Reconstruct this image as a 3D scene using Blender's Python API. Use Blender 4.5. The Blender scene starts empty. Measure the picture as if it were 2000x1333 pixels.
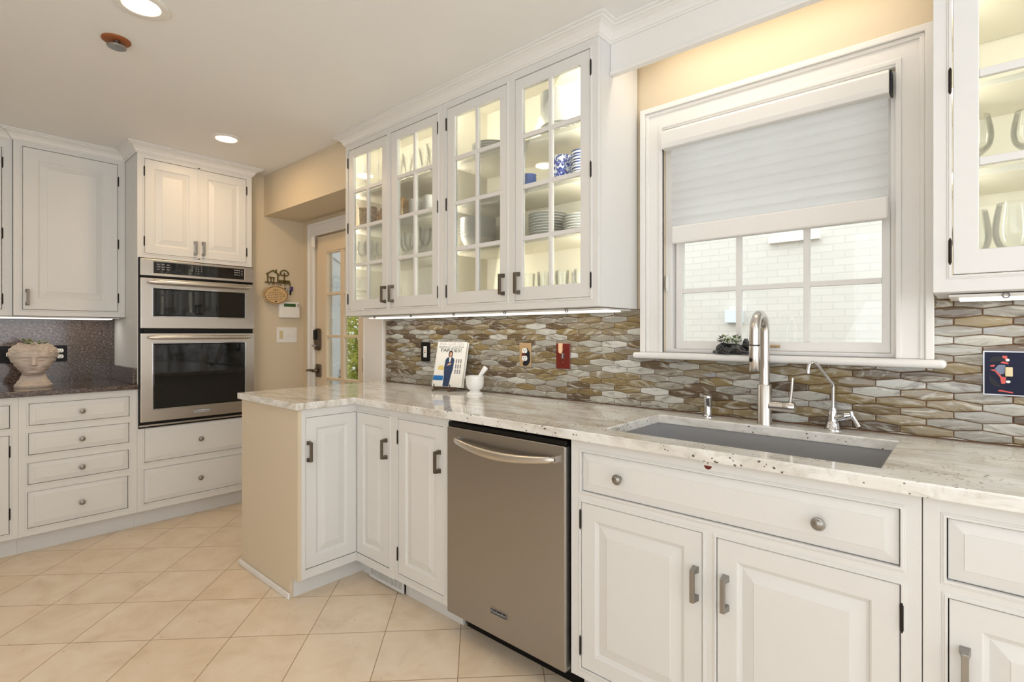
import bpy, bmesh, math, random
from mathutils import Vector, Matrix
random.seed(7)
PI = math.pi
SC = bpy.context.scene
COL = SC.collection

# ------------------------------------------------------------------ camera
CAM_YAW = 0.7217
cam = bpy.data.cameras.new('camera')
cam.sensor_width = 36.0
cam.lens = 1014.0 / 2000.0 * 36.0
cam.shift_y = -15.5 / 2000.0
cam.clip_start = 0.05
cam_o = bpy.data.objects.new('camera', cam)
COL.objects.link(cam_o)
cam_o.location = (0, 0, 1.257)
cam_o.rotation_euler = (PI / 2, 0, CAM_YAW)
SC.camera = cam_o

# ------------------------------------------------------------------ world, exposure, big lights
SC.view_settings.view_transform = 'Standard'
SC.view_settings.look = 'None'
SC.view_settings.gamma = 1.0
SC.view_settings.use_curve_mapping = False
SC.view_settings.exposure = -0.72
SC.cycles.transparent_max_bounces = 48
world = bpy.data.worlds.new('sky')
SC.world = world
world.use_nodes = True
wn = world.node_tree.nodes['Background']
wn.inputs[0].default_value = (0.98, 0.985, 1.0, 1)
wn.inputs[1].default_value = 4.1


def area_light(name, loc, rot, sx, sy, power, color, shape='RECTANGLE', spread=PI):
    l = bpy.data.lights.new(name, 'AREA')
    l.shape = shape
    l.size = sx
    if shape in ('RECTANGLE', 'ELLIPSE'):
        l.size_y = sy
    l.energy = power
    l.color = color
    l.spread = spread
    o = bpy.data.objects.new(name, l)
    COL.objects.link(o)
    o.location = loc
    o.rotation_euler = rot
    return o


# daylight from the unseen openings behind the camera, aimed up to brighten the ceiling
area_light('daylight_right', (2.28, 0.3, 1.35), (0, PI / 2 + 1.30, 0), 1.9, 2.4, 42, (0.74, 0.87, 1.0))
area_light('daylight_front', (0.45, -2.18, 1.35), (PI / 2 + 1.28, 0, 0), 2.7, 1.9, 44, (0.74, 0.87, 1.0))


# ------------------------------------------------------------------ material helpers
def lin(c):
    r = []
    for v in c[:3]:
        v = v / 255.0
        r.append(v / 12.92 if v <= 0.04045 else ((v + 0.055) / 1.055) ** 2.4)
    return (r[0], r[1], r[2], 1.0)


class NM:
    def __init__(s, name):
        s.m = bpy.data.materials.new(name)
        s.m.use_nodes = True
        s.t = s.m.node_tree
        s.b = s.t.nodes['Principled BSDF']
        s.out = s.t.nodes['Material Output']

    def n(s, typ, **kw):
        x = s.t.nodes.new(typ)
        for k, v in kw.items():
            if k.startswith('i_'):
                x.inputs[k[2:].replace('_', ' ')].default_value = v
            else:
                setattr(x, k, v)
        return x

    def l(s, a, b):
        s.t.links.new(a, b)

    def ramp(s, fac, stops, interp='LINEAR'):
        r = s.n('ShaderNodeValToRGB')
        r.color_ramp.interpolation = interp
        el = r.color_ramp.elements
        while len(el) > 1:
            el.remove(el[-1])
        el[0].position = stops[0][0]
        el[0].color = stops[0][1]
        for p, c in stops[1:]:
            e = el.new(p)
            e.color = c
        s.l(fac, r.inputs[0])
        return r.outputs[0]

    def mix(s, fac, a, b, mode='MIX'):
        x = s.n('ShaderNodeMix', data_type='RGBA', blend_type=mode)
        for sock, v in ((x.inputs[0], fac), (x.inputs[6], a), (x.inputs[7], b)):
            if hasattr(v, 'is_output'):
                s.l(v, sock)
            else:
                sock.default_value = v
        return x.outputs[2]

    def math(s, op, a, b=0.0, c=None):
        x = s.n('ShaderNodeMath', operation=op)
        for i, v in enumerate((a, b, c)):
            if v is None:
                continue
            if hasattr(v, 'is_output'):
                s.l(v, x.inputs[i])
            else:
                x.inputs[i].default_value = v
        return x.outputs[0]

    def coord(s, scale=(1, 1, 1), rot=(0, 0, 0), loc=(0, 0, 0)):
        g = s.n('ShaderNodeNewGeometry')
        mp = s.n('ShaderNodeMapping')
        mp.inputs['Scale'].default_value = scale
        mp.inputs['Rotation'].default_value = rot
        mp.inputs['Location'].default_value = loc
        s.l(g.outputs['Position'], mp.inputs[0])
        return mp.outputs[0]

    def noise(s, vec, scale, detail=4.0, rough=0.55, dist=0.0, w=None):
        x = s.n('ShaderNodeTexNoise')
        if w is not None:
            x.noise_dimensions = '4D'
            s.l(w, x.inputs['W'])
        x.inputs['Scale'].default_value = scale
        x.inputs['Detail'].default_value = detail
        x.inputs['Roughness'].default_value = rough
        x.inputs['Distortion'].default_value = dist
        s.l(vec, x.inputs['Vector'])
        return x.outputs['Fac']

    def bump(s, h, strength=0.2, dist=0.002):
        b = s.n('ShaderNodeBump')
        b.inputs['Strength'].default_value = strength
        b.inputs['Distance'].default_value = dist
        s.l(h, b.inputs['Height'])
        s.l(b.outputs[0], s.b.inputs['Normal'])


def simple(name, rgb, rough=0.5, metal=0.0, bumps=None, coat=0.0, emit=None, spec=None):
    k = NM(name)
    k.b.inputs['Base Color'].default_value = lin(rgb)
    k.b.inputs['Roughness'].default_value = rough
    k.b.inputs['Metallic'].default_value = metal
    if coat:
        k.b.inputs['Coat Weight'].default_value = coat
        k.b.inputs['Coat Roughness'].default_value = 0.05
    if spec is not None:
        k.b.inputs['Specular IOR Level'].default_value = spec
    if emit:
        k.b.inputs['Emission Color'].default_value = lin(emit[0])
        k.b.inputs['Emission Strength'].default_value = emit[1]
    # every surface keeps a faint procedural variation
    v = k.coord()
    f = k.noise(v, bumps[0] if bumps else 60.0, 3.0)
    d = [max(0.0, x * 0.97) for x in lin(rgb)[:3]] + [1]
    k.l(k.mix(f, tuple(d), lin(rgb)), k.b.inputs['Base Color'])
    if bumps:
        k.bump(f, bumps[1], 0.001)
    return k.m


def brushed(name, rgb, rough, axis):
    k = NM(name)
    k.b.inputs['Metallic'].default_value = 1.0
    sc = [3.0, 3.0, 3.0]
    for a in range(3):
        if a != axis:
            sc[a] = 300.0
    v = k.coord(tuple(sc))
    f = k.noise(v, 1.0, 2.0)
    k.l(k.mix(f, tuple([x * 0.995 for x in lin(rgb)[:3]] + [1]), lin(rgb)), k.b.inputs['Base Color'])
    k.l(k.math('MULTIPLY_ADD', f, 0.03, rough - 0.015), k.b.inputs['Roughness'])
    k.b.inputs['Anisotropic'].default_value = 0.5
    return k.m


def thin_glass(name, tint=(1, 1, 1), refl=1.0, edge=0.0):
    """clear thin glass: passes light straight on, with a Fresnel reflection"""
    k = NM(name)
    t = k.n('ShaderNodeBsdfTransparent')
    t.inputs[0].default_value = (*tint, 1)
    g = k.n('ShaderNodeBsdfGlossy')
    g.inputs['Roughness'].default_value = 0.02
    fr = k.n('ShaderNodeFresnel')
    fr.inputs[0].default_value = 1.45
    fac = k.math('MULTIPLY', fr.outputs[0], refl)
    if edge:
        lw = k.n('ShaderNodeLayerWeight')
        lw.inputs[0].default_value = 0.35
        fac = k.math('MULTIPLY_ADD', lw.outputs['Facing'], edge, fac)
    mx = k.n('ShaderNodeMixShader')
    k.l(fac, mx.inputs[0])
    k.l(t.outputs[0], mx.inputs[1])
    k.l(g.outputs[0], mx.inputs[2])
    k.l(mx.outputs[0], k.out.inputs['Surface'])
    return k.m


M = {}
M['paint'] = simple('white_cabinet_paint', (223, 222, 219), 0.38, bumps=(35.0, 0.02))
M['cream'] = simple('cream_interior_paint', (242, 237, 223), 0.5)
M['trim'] = simple('white_trim_paint', (234, 232, 228), 0.32)
M['wall'] = simple('warm_beige_wall_paint', (216, 201, 174), 0.7, bumps=(120.0, 0.04))
M['beige'] = simple('beige_panel_paint', (218, 203, 178), 0.55, bumps=(120.0, 0.03))
M['doorpaint'] = simple('cream_door_paint', (226, 208, 180), 0.4)
M['ceiling'] = simple('white_ceiling_paint', (240, 239, 237), 0.8, bumps=(150.0, 0.03))
M['steel'] = brushed('brushed_stainless_steel', (186, 180, 172), 0.30, 0)
M['steel_v'] = simple('satin_stainless_steel', (170, 168, 166), 0.30, 1.0)
M['steel_y'] = brushed('brushed_oven_steel', (190, 182, 172), 0.30, 1)
M['sinksteel'] = brushed('sink_steel', (205, 205, 206), 0.5, 0)
M['chrome'] = simple('polished_chrome', (210, 210, 212), 0.07, 1.0)
M['nickel'] = simple('satin_nickel', (160, 157, 153), 0.33, 1.0)
M['faucetsteel'] = simple('satin_faucet_steel', (206, 202, 197), 0.24, 1.0)
M['handlesteel'] = simple('bright_handle_steel', (214, 210, 204), 0.3, 1.0)
M['pewter'] = simple('dark_pewter', (118, 108, 98), 0.38, 1.0)
M['hinge'] = simple('dark_bronze_hinge', (40, 33, 28), 0.5, 0.6)
M['blackglass'] = simple('black_oven_glass', (10, 10, 11), 0.04, 0.0, coat=0.4)
M['black'] = simple('black_plastic', (13, 12, 12), 0.4, spec=0.25)
M['dark'] = simple('dark_recess', (24, 22, 21), 0.8)
M['white'] = simple('white_plastic', (238, 236, 230), 0.35)
M['china'] = simple('white_glazed_china', (238, 238, 236), 0.12, coat=0.5)
M['greychina'] = simple('grey_glazed_china', (150, 150, 152), 0.15, coat=0.5)
M['darkchina'] = simple('charcoal_glazed_china', (78, 78, 82), 0.2, coat=0.4)
M['glass'] = thin_glass('clear_pane_glass', (0.98, 1.0, 0.985), 0.75)
M['tumbler'] = thin_glass('clear_drinking_glass', (0.985, 0.99, 0.99), 0.6, 0.10)
M['blueglass'] = simple('cobalt_glass', (60, 90, 175), 0.08, coat=0.5)
M['bluerim'] = simple('blue_glazed_china', (58, 92, 168), 0.15, coat=0.5)
M['brass'] = simple('antique_brass', (120, 106, 62), 0.45, 0.7)
M['wood'] = simple('brown_wood', (74, 52, 34), 0.5)
M['orangewood'] = simple('orange_brown_wood', (150, 86, 44), 0.55, bumps=(90.0, 0.1))
M['lamp'] = simple('lamp_diffuser', (255, 250, 240), 0.5, emit=((255, 244, 226), 9.0))
M['striplamp'] = simple('strip_light_diffuser', (255, 253, 248), 0.5, emit=((255, 250, 240), 2.2))
M['leaf'] = simple('green_leaf', (112, 132, 52), 0.5)
M['leafdark'] = simple('dark_green_leaf', (104, 124, 84), 0.45)
M['leafpurple'] = simple('purple_tinged_leaf', (122, 112, 104), 0.45)
M['catblack'] = simple('black_glazed_ceramic', (22, 24, 30), 0.12, coat=0.6)
M['soil'] = simple('brown_soil', (70, 54, 40), 0.95, bumps=(200.0, 0.4))
M['paper'] = simple('white_paper', (238, 234, 226), 0.7)
M['red'] = simple('dark_red_lacquer', (104, 22, 14), 0.25, coat=0.5)
M['redbright'] = simple('bright_red_enamel', (200, 52, 30), 0.3, coat=0.4)
M['navy'] = simple('navy_enamel', (14, 18, 46), 0.35, spec=0.2)
M['charcoal'] = simple('charcoal_print', (34, 36, 40), 0.4, spec=0.25)
M['tan'] = simple('tan_print', (178, 148, 108), 0.4)
M['peach'] = simple('peach_print', (226, 188, 150), 0.4)
M['greyblue'] = simple('grey_blue_print', (110, 120, 146), 0.4)
M['ink'] = simple('dark_ink', (38, 34, 32), 0.6)
M['greyink'] = simple('grey_ink', (120, 118, 120), 0.6)
M['pinkink'] = simple('pale_mauve_ink', (200, 182, 186), 0.6)
M['skin'] = simple('printed_skin_tone', (206, 160, 134), 0.6)
M['navyprint'] = simple('printed_navy', (40, 58, 92), 0.6)
M['blueprint'] = simple('printed_bright_blue', (32, 112, 178), 0.6)
M['coverback'] = simple('printed_pale_cream', (236, 235, 228), 0.5)
M['yellowprint'] = simple('printed_yellow', (222, 200, 130), 0.6)
M['ivory'] = simple('ivory_plastic', (214, 200, 160), 0.4)
M['lcd'] = simple('green_lcd', (44, 88, 36), 0.25)
M['plaque'] = simple('tan_engraved_wood', (206, 172, 122), 0.55, bumps=(50.0, 0.05))
M['purple'] = simple('purple_key_fob', (62, 40, 112), 0.4)
M['silver'] = simple('silver_metal', (170, 170, 172), 0.3, 1.0)
M['bluewhite'] = simple('pale_blue_painted_metal', (222, 234, 242), 0.4)
M['legend'] = simple('pale_grey_legend', (190, 192, 196), 0.5)


def m_granite():
    k = NM('white_granite')
    v = k.coord((1.0, 3.2, 2.0), (0, 0, -0.12))
    big = k.noise(v, 2.6, 6, 0.62, 1.2)
    c = k.ramp(big, [(0.30, lin((176, 168, 150))), (0.43, lin((216, 212, 204))), (0.55, lin((236, 235, 231))), (0.75, lin((226, 222, 212)))])
    v2 = k.coord((1.0, 5.5, 3.0), (0, 0, -0.10))
    st = k.noise(v2, 7.0, 6, 0.7, 0.8)
    sm = k.ramp(st, [(0.56, (0, 0, 0, 1)), (0.72, (1, 1, 1, 1))])
    c = k.mix(k.math('MULTIPLY', sm, 0.55), c, lin((150, 148, 142)))
    ow = k.noise(k.coord((1, 2, 1), (0, 0, -0.1)), 1.7, 3)
    om = k.ramp(ow, [(0.52, (0, 0, 0, 1)), (0.72, (1, 1, 1, 1))])
    c = k.mix(k.math('MULTIPLY', om, 0.22), c, lin((212, 192, 152)))
    gc = k.ramp(k.noise(k.coord((1, 1.6, 1.4)), 11.0, 6, 0.72, 0.6), [(0.53, (0, 0, 0, 1)), (0.68, (1, 1, 1, 1))])
    c = k.mix(k.math('MULTIPLY', gc, 0.5), c, lin((172, 164, 146)))
    # dark garnet flecks
    vo = k.n('ShaderNodeTexVoronoi', feature='F1')
    vo.inputs['Scale'].default_value = 62.0
    vo.inputs['Randomness'].default_value = 1.0
    k.l(k.coord((1, 1.5, 1.3)), vo.inputs['Vector'])
    clump = k.noise(k.coord(), 5.0, 3, 0.6)
    th = k.ramp(clump, [(0.38, (0.03, 0.03, 0.03, 1)), (0.72, (0.37, 0.37, 0.37, 1))])
    wob = k.math('MULTIPLY_ADD', k.noise(k.coord(), 190.0, 3), 0.5, -0.25)
    d = k.math('ADD', vo.outputs['Distance'], wob)
    sp = k.math('LESS_THAN', d, th)
    pick = k.math('GREATER_THAN', vo.outputs['Color'], 0.30)
    sp = k.math('MULTIPLY', sp, pick)
    c = k.mix(k.math('MULTIPLY', sp, 0.88), c, lin((62, 54, 52)))
    k.l(c, k.b.inputs['Base Color'])
    k.b.inputs['Roughness'].default_value = 0.12
    k.b.inputs['Coat Weight'].default_value = 0.35
    k.b.inputs['Coat Roughness'].default_value = 0.04
    return k.m


def m_darkgranite():
    k = NM('dark_brown_granite')
    v = k.coord((1, 1, 1.6))
    a = k.noise(v, 75.0, 5, 0.75, 0.4)
    c = k.ramp(a, [(0.34, lin((26, 22, 22))), (0.46, lin((64, 52, 47))), (0.54, lin((96, 80, 72))), (0.62, lin((120, 110, 106))), (0.72, lin((190, 178, 168)))])
    b = k.noise(v, 9.0, 3)
    c = k.mix(k.ramp(b, [(0.35, (0, 0, 0, 1)), (0.7, (0.45, 0.45, 0.45, 1))]), c, lin((80, 66, 56)))
    k.l(c, k.b.inputs['Base Color'])
    k.b.inputs['Roughness'].default_value = 0.10
    return k.m


def m_tile():
    k = NM('stained_glass_hex_tile')
    at = k.n('ShaderNodeAttribute', attribute_name='tile_tone')
    sep = k.n('ShaderNodeSeparateColor')
    k.l(at.outputs['Color'], sep.inputs[0])
    t, sd, hm = sep.outputs[0], sep.outputs[1], sep.outputs[2]
    base = k.ramp(t, [(0.0, lin((84, 68, 50))), (0.12, lin((106, 90, 66))), (0.28, lin((134, 116, 76))), (0.42, lin((136, 122, 92))),
                      (0.56, lin((140, 134, 120))), (0.74, lin((156, 154, 146))), (0.92, lin((172, 170, 160))), (1.0, lin((196, 196, 190)))])
    w = k.math('MULTIPLY', sd, 37.0)
    rot = k.n('ShaderNodeVectorRotate', rotation_type='Y_AXIS')
    g = k.n('ShaderNodeNewGeometry')
    k.l(g.outputs['Position'], rot.inputs['Vector'])
    k.l(k.math('MULTIPLY_ADD', sd, 0.9, -0.45), rot.inputs['Angle'])
    mp = k.n('ShaderNodeMapping')
    mp.inputs['Scale'].default_value = (1.0, 1.0, 4.5)
    k.l(rot.outputs[0], mp.inputs[0])
    s1 = k.noise(mp.outputs[0], 8.5, 5, 0.58, 1.4, w)
    s2 = k.noise(mp.outputs[0], 6.5, 4, 0.55, 2.2, k.math('ADD', w, 11.0))
    dk = k.ramp(s1, [(0.52, (0, 0, 0, 1)), (0.68, (1, 1, 1, 1))])
    lt = k.ramp(s2, [(0.52, (0, 0, 0, 1)), (0.66, (1, 1, 1, 1))])
    c = k.mix(k.math('MULTIPLY', dk, 0.7), base, lin((74, 60, 46)))
    c = k.mix(k.math('MULTIPLY', lt, 0.62), c, lin((200, 198, 188)))
    blue = k.math('MULTIPLY', k.math('GREATER_THAN', hm, 0.9), lt)
    c = k.mix(k.math('MULTIPLY', blue, 0.6), c, lin((120, 132, 160)))
    k.l(c, k.b.inputs['Base Color'])
    k.b.inputs['Roughness'].default_value = 0.14
    k.b.inputs['Coat Weight'].default_value = 0.3
    hb = k.noise(mp.outputs[0], 30.0, 3, 0.5, 1.0, w)
    b = k.n('ShaderNodeBump')
    b.inputs['Distance'].default_value = 0.004
    k.l(k.math('MULTIPLY_ADD', hm, 0.45, 0.12), b.inputs['Strength'])
    k.l(hb, b.inputs['Height'])
    k.l(b.outputs[0], k.b.inputs['Normal'])
    return k.m


def m_floor():
    k = NM('honed_limestone_floor_tile')
    # square tiles laid on the diagonal
    mp = k.coord((1, 1, 1), (0, 0, -PI / 4))
    sp = k.n('ShaderNodeSeparateXYZ')
    k.l(mp, sp.inputs[0])
    S = 0.3155
    # a tile corner sits at world (-2.066, 1.511)
    px = (-2.066 + 1.511) / math.sqrt(2)
    py = (2.066 + 1.511) / math.sqrt(2)
    u = k.math('DIVIDE', k.math('SUBTRACT', sp.outputs[0], px), S)
    v = k.math('DIVIDE', k.math('SUBTRACT', sp.outputs[1], py), S)
    fu = k.math('ABSOLUTE', k.math('SUBTRACT', k.math('FRACT', k.math('ADD', u, 0.5)), 0.5))
    fv = k.math('ABSOLUTE', k.math('SUBTRACT', k.math('FRACT', k.math('ADD', v, 0.5)), 0.5))
    line = k.math('LESS_THAN', k.math('MINIMUM', fu, fv), 0.0052)
    cid = k.n('ShaderNodeCombineXYZ')
    k.l(k.math('FLOOR', u), cid.inputs[0])
    k.l(k.math('FLOOR', v), cid.inputs[1])
    wn_ = k.n('ShaderNodeTexWhiteNoise')
    k.l(cid.outputs[0], wn_.inputs['Vector'])
    p = k.coord()
    off = k.n('ShaderNodeVectorMath', operation='MULTIPLY_ADD')
    off.inputs[1].default_value = (3.1, 2.3, 1.0)
    k.l(cid.outputs[0], off.inputs[0])
    k.l(p, off.inputs[2])
    a = k.noise(off.outputs[0], 6.0, 6, 0.6, 0.5)
    c = k.ramp(a, [(0.3, lin((218, 199, 172))), (0.5, lin((232, 215, 191))), (0.7, lin((239, 225, 205)))])
    c = k.mix(k.math('MULTIPLY', wn_.outputs['Value'], 0.28), c, lin((232, 206, 168)))
    pit = k.noise(off.outputs[0], 55.0, 2, 0.5)
    pm = k.ramp(pit, [(0.66, (0, 0, 0, 1)), (0.72, (1, 1, 1, 1))])
    zone = k.ramp(k.noise(off.outputs[0], 7.0, 3), [(0.5, (0, 0, 0, 1)), (0.66, (1, 1, 1, 1))])
    c = k.mix(k.math('MULTIPLY', k.math('MULTIPLY', pm, zone), 0.6), c, lin((120, 96, 70)))
    c = k.mix(line, c, lin((156, 128, 98)))
    k.l(c, k.b.inputs['Base Color'])
    k.b.inputs['Roughness'].default_value = 0.42
    k.bump(k.math('SUBTRACT', 1.0, line), 0.3, 0.002)
    return k.m


def m_brick():
    k = NM('white_painted_brick')
    b = k.n('ShaderNodeTexBrick')
    v = k.coord((1, 1, 1), (PI / 2, 0, 0))
    b.inputs['Scale'].default_value = 1.0
    b.inputs['Mortar Size'].default_value = 0.006
    b.inputs['Brick Width'].default_value = 0.21
    b.inputs['Row Height'].default_value = 0.075
    b.inputs['Color1'].default_value = lin((216, 213, 207))
    b.inputs['Color2'].default_value = lin((211, 208, 202))
    b.inputs['Mortar'].default_value = lin((203, 201, 196))
    k.l(v, b.inputs['Vector'])
    k.l(b.outputs['Color'], k.b.inputs['Base Color'])
    k.b.inputs['Roughness'].default_value = 0.7
    k.bump(k.math('SUBTRACT', 1.0, b.outputs['Fac']), 0.35, 0.004)
    return k.m


def m_blue_pattern():
    k = NM('blue_and_white_floral_china')
    v = k.coord()
    a = k.noise(v, 55.0, 3, 0.6, 1.5)
    c = k.ramp(a, [(0.44, lin((232, 236, 244))), (0.50, lin((40, 70, 168))), (0.62, lin((26, 48, 140)))])
    k.l(c, k.b.inputs['Base Color'])
    k.b.inputs['Roughness'].default_value = 0.15
    k.b.inputs['Coat Weight'].default_value = 0.5
    return k.m


def m_check():
    k = NM('blue_and_white_banded_china')
    w = k.n('ShaderNodeTexWave', wave_type='BANDS', bands_direction='Z')
    w.inputs['Scale'].default_value = 26.0
    k.l(k.coord(), w.inputs['Vector'])
    c = k.ramp(w.outputs['Fac'], [(0.45, lin((236, 238, 242))), (0.55, lin((50, 66, 120)))])
    k.l(c, k.b.inputs['Base Color'])
    k.b.inputs['Roughness'].default_value = 0.15
    return k.m


def m_gold():
    k = NM('gold_leaf_patterned_glass')
    a = k.noise(k.coord(), 48.0, 3, 0.6, 1.2)
    c = k.ramp(a, [(0.38, lin((120, 76, 28))), (0.5, lin((196, 146, 70))), (0.6, lin((238, 214, 164)))])
    k.l(c, k.b.inputs['Base Color'])
    k.b.inputs['Roughness'].default_value = 0.15
    k.b.inputs['Metallic'].default_value = 0.3
    return k.m


def m_sheer():
    k = NM('sheer_white_fabric')
    d = k.n('ShaderNodeBsdfDiffuse')
    d.inputs[0].default_value = lin((240, 241, 242))
    t = k.n('ShaderNodeBsdfTranslucent')
    t.inputs[0].default_value = lin((250, 251, 253))
    mx = k.n('ShaderNodeMixShader')
    v = k.coord((1, 1, 1))
    f = k.noise(v, 400.0, 1)
    k.l(k.math('MULTIPLY_ADD', f, 0.06, 0.84), mx.inputs[0])
    k.l(d.outputs[0], mx.inputs[1])
    k.l(t.outputs[0], mx.inputs[2])
    k.l(mx.outputs[0], k.out.inputs['Surface'])
    return k.m


def m_stone():
    k = NM('weathered_terracotta_stone')
    a = k.noise(k.coord(), 16.0, 4, 0.6)
    c = k.ramp(a, [(0.35, lin((196, 180, 168))), (0.58, lin((214, 200, 186))), (0.74, lin((218, 188, 156)))])
    k.l(c, k.b.inputs['Base Color'])
    k.b.inputs['Roughness'].default_value = 0.85
    k.bump(k.noise(k.coord(), 240.0, 3), 0.25, 0.001)
    return k.m


def m_foliage():
    k = NM('yellow_green_garden_leaves')
    a = k.n('ShaderNodeObjectInfo')
    f = k.noise(k.coord(), 5.0, 3)
    c = k.ramp(f, [(0.34, lin((120, 142, 50))), (0.46, lin((196, 206, 84))), (0.60, lin((238, 238, 140)))])  # leaf colour varies at random from green to pale yellow
    d = k.n('ShaderNodeBsdfDiffuse')
    t = k.n('ShaderNodeBsdfTranslucent')
    k.l(c, d.inputs[0])
    k.l(c, t.inputs[0])
    mx = k.n('ShaderNodeMixShader')
    mx.inputs[0].default_value = 0.4
    k.l(d.outputs[0], mx.inputs[1])
    k.l(t.outputs[0], mx.inputs[2])
    k.l(mx.outputs[0], k.out.inputs['Surface'])
    return k.m


M['granite'] = m_granite()
M['darkgranite'] = m_darkgranite()
M['tile'] = m_tile()
M['grout'] = simple('brown_grout', (122, 84, 62), 0.9, bumps=(200.0, 0.2))
M['floor'] = m_floor()
M['brick'] = m_brick()
M['bluepattern'] = m_blue_pattern()
M['check'] = m_check()
M['gold'] = m_gold()
M['sheer'] = m_sheer()
M['stone'] = m_stone()
M['foliage'] = m_foliage()


# ------------------------------------------------------------------ geometry helpers
def FY(y0):            # a front that looks toward -Y: u = x, d = out of the front, v = z
    return lambda u, d, v: (u, y0 - d, v)


def FX(x0):            # a front that looks toward +X: u = y
    return lambda u, d, v: (x0 + d, u, v)


def FZ(z0):            # a horizontal slab: u = x, v = y, d = up
    return lambda u, d, v: (u, v, z0 + d)


class MB:
    def __init__(s):
        s.v, s.f, s.mi = [], [], []
        s.cur = 0
        s.tone = {}

    def add(s, verts, faces, m=None):
        o = len(s.v)
        s.v += [tuple(p) for p in verts]
        for f in faces:
            s.f.append([i + o for i in f])
            s.mi.append(s.cur if m is None else m)
        return s

    def box(s, x0, x1, y0, y1, z0, z1, m=None):
        v = [(x, y, z) for x in (x0, x1) for y in (y0, y1) for z in (z0, z1)]
        return s.add(v, [(0, 1, 3, 2), (4, 6, 7, 5), (0, 4, 5, 1), (2, 3, 7, 6), (0, 2, 6, 4), (1, 5, 7, 3)], m)

    def fbox(s, F, u0, u1, d0, d1, v0, v1, m=None):
        v = [F(u, d, z) for u in (u0, u1) for d in (d0, d1) for z in (v0, v1)]
        return s.add(v, [(0, 1, 3, 2), (4, 6, 7, 5), (0, 4, 5, 1), (2, 3, 7, 6), (0, 2, 6, 4), (1, 5, 7, 3)], m)

    def plate(s, F, u0, u1, v0, v1, holes, d0, d1, m=None, keep=None):
        us = sorted({u0, u1, *[min(max(h[i], u0), u1) for h in holes for i in (0, 1)]})
        vs = sorted({v0, v1, *[min(max(h[i], v0), v1) for h in holes for i in (2, 3)]})
        nu, nv = len(us) - 1, len(vs) - 1

        def solid(i, j):
            if i < 0 or j < 0 or i >= nu or j >= nv:
                return False
            cu, cv = (us[i] + us[i + 1]) / 2, (vs[j] + vs[j + 1]) / 2
            return not any(h[0] < cu < h[1] and h[2] < cv < h[3] for h in holes)
        idx = {}
        verts, faces = [], []

        def vid(i, j, k):
            if (i, j, k) not in idx:
                idx[(i, j, k)] = len(verts)
                verts.append(F(us[i], (d0, d1)[k], vs[j]))
            return idx[(i, j, k)]
        for i in range(nu):
            for j in range(nv):
                if not solid(i, j):
                    continue
                for k in (0, 1):
                    faces.append([vid(i, j, k), vid(i + 1, j, k), vid(i + 1, j + 1, k), vid(i, j + 1, k)])
                for di, dj, a, b in ((-1, 0, (i, j), (i, j + 1)), (1, 0, (i + 1, j), (i + 1, j + 1)), (0, -1, (i, j), (i + 1, j)), (0, 1, (i, j + 1), (i + 1, j + 1))):
                    if not solid(i + di, j + dj):
                        faces.append([vid(*a, 0), vid(*b, 0), vid(*b, 1), vid(*a, 1)])
        return s.add(verts, faces, m)

    def rings(s, F, u0, u1, v0, v1, prof, m=None):
        verts, faces = [], []
        for ins, d in prof:
            verts += [F(u0 + ins, d, v0 + ins), F(u1 - ins, d, v0 + ins), F(u1 - ins, d, v1 - ins), F(u0 + ins, d, v1 - ins)]
        n = len(prof)
        for k in range(n - 1):
            for i in range(4):
                faces.append([k * 4 + i, k * 4 + (i + 1) % 4, k * 4 + 4 + (i + 1) % 4, k * 4 + 4 + i])
        faces.append([0, 1, 2, 3])
        e = (n - 1) * 4
        faces.append([e, e + 1, e + 2, e + 3])
        return s.add(verts, faces, m)

    def tube(s, pts, r, n=12, m=None, caps=True):
        pts = [Vector(p) for p in pts]
        if not hasattr(r, '__len__'):
            r = [r] * len(pts)
        verts, faces = [], []
        up = None
        for i, p in enumerate(pts):
            a = pts[max(i - 1, 0)]
            b = pts[min(i + 1, len(pts) - 1)]
            t = (b - a).normalized()
            if up is None:
                up = Vector((0, 0, 1)) if abs(t.z) < 0.9 else Vector((1, 0, 0))
            x = up.cross(t).normalized()
            y = t.cross(x).normalized()
            up = y
            for k in range(n):
                an = 2 * PI * k / n
                verts.append(p + (x * math.cos(an) + y * math.sin(an)) * r[i])
        for i in range(len(pts) - 1):
            for k in range(n):
                faces.append([i * n + k, i * n + (k + 1) % n, (i + 1) * n + (k + 1) % n, (i + 1) * n + k])
        if caps:
            faces.append(list(range(n)))
            faces.append([(len(pts) - 1) * n + k for k in range(n)])
        return s.add(verts, faces, m)

    def lathe(s, prof, n=24, F=None, c=(0, 0, 0), m=None, closed=False):
        """prof = [(r, h)...]; default axis +Z at c; with F the axis is the front's normal at (c[0], c[1])"""
        verts, faces = [], []
        rows = []
        for r, h in prof:
            if r < 1e-6:
                rows.append([len(verts)])
                verts.append(F(c[0], h, c[1]) if F else (c[0], c[1], c[2] + h))
            else:
                row = []
                for k in range(n):
                    a = 2 * PI * k / n
                    row.append(len(verts))
                    if F:
                        verts.append(F(c[0] + r * math.cos(a), h, c[1] + r * math.sin(a)))
                    else:
                        verts.append((c[0] + r * math.cos(a), c[1] + r * math.sin(a), c[2] + h))
                rows.append(row)
        pairs = list(zip(rows, rows[1:]))
        if closed:
            pairs.append((rows[-1], rows[0]))
        for a, b in pairs:
            for k in range(n):
                k2 = (k + 1) % n
                if len(a) == 1 and len(b) == 1:
                    continue
                if len(a) == 1:
                    faces.append([a[0], b[k2], b[k]])
                elif len(b) == 1:
                    faces.append([a[k], a[k2], b[0]])
                else:
                    faces.append([a[k], a[k2], b[k2], b[k]])
        return s.add(verts, faces, m)

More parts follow.
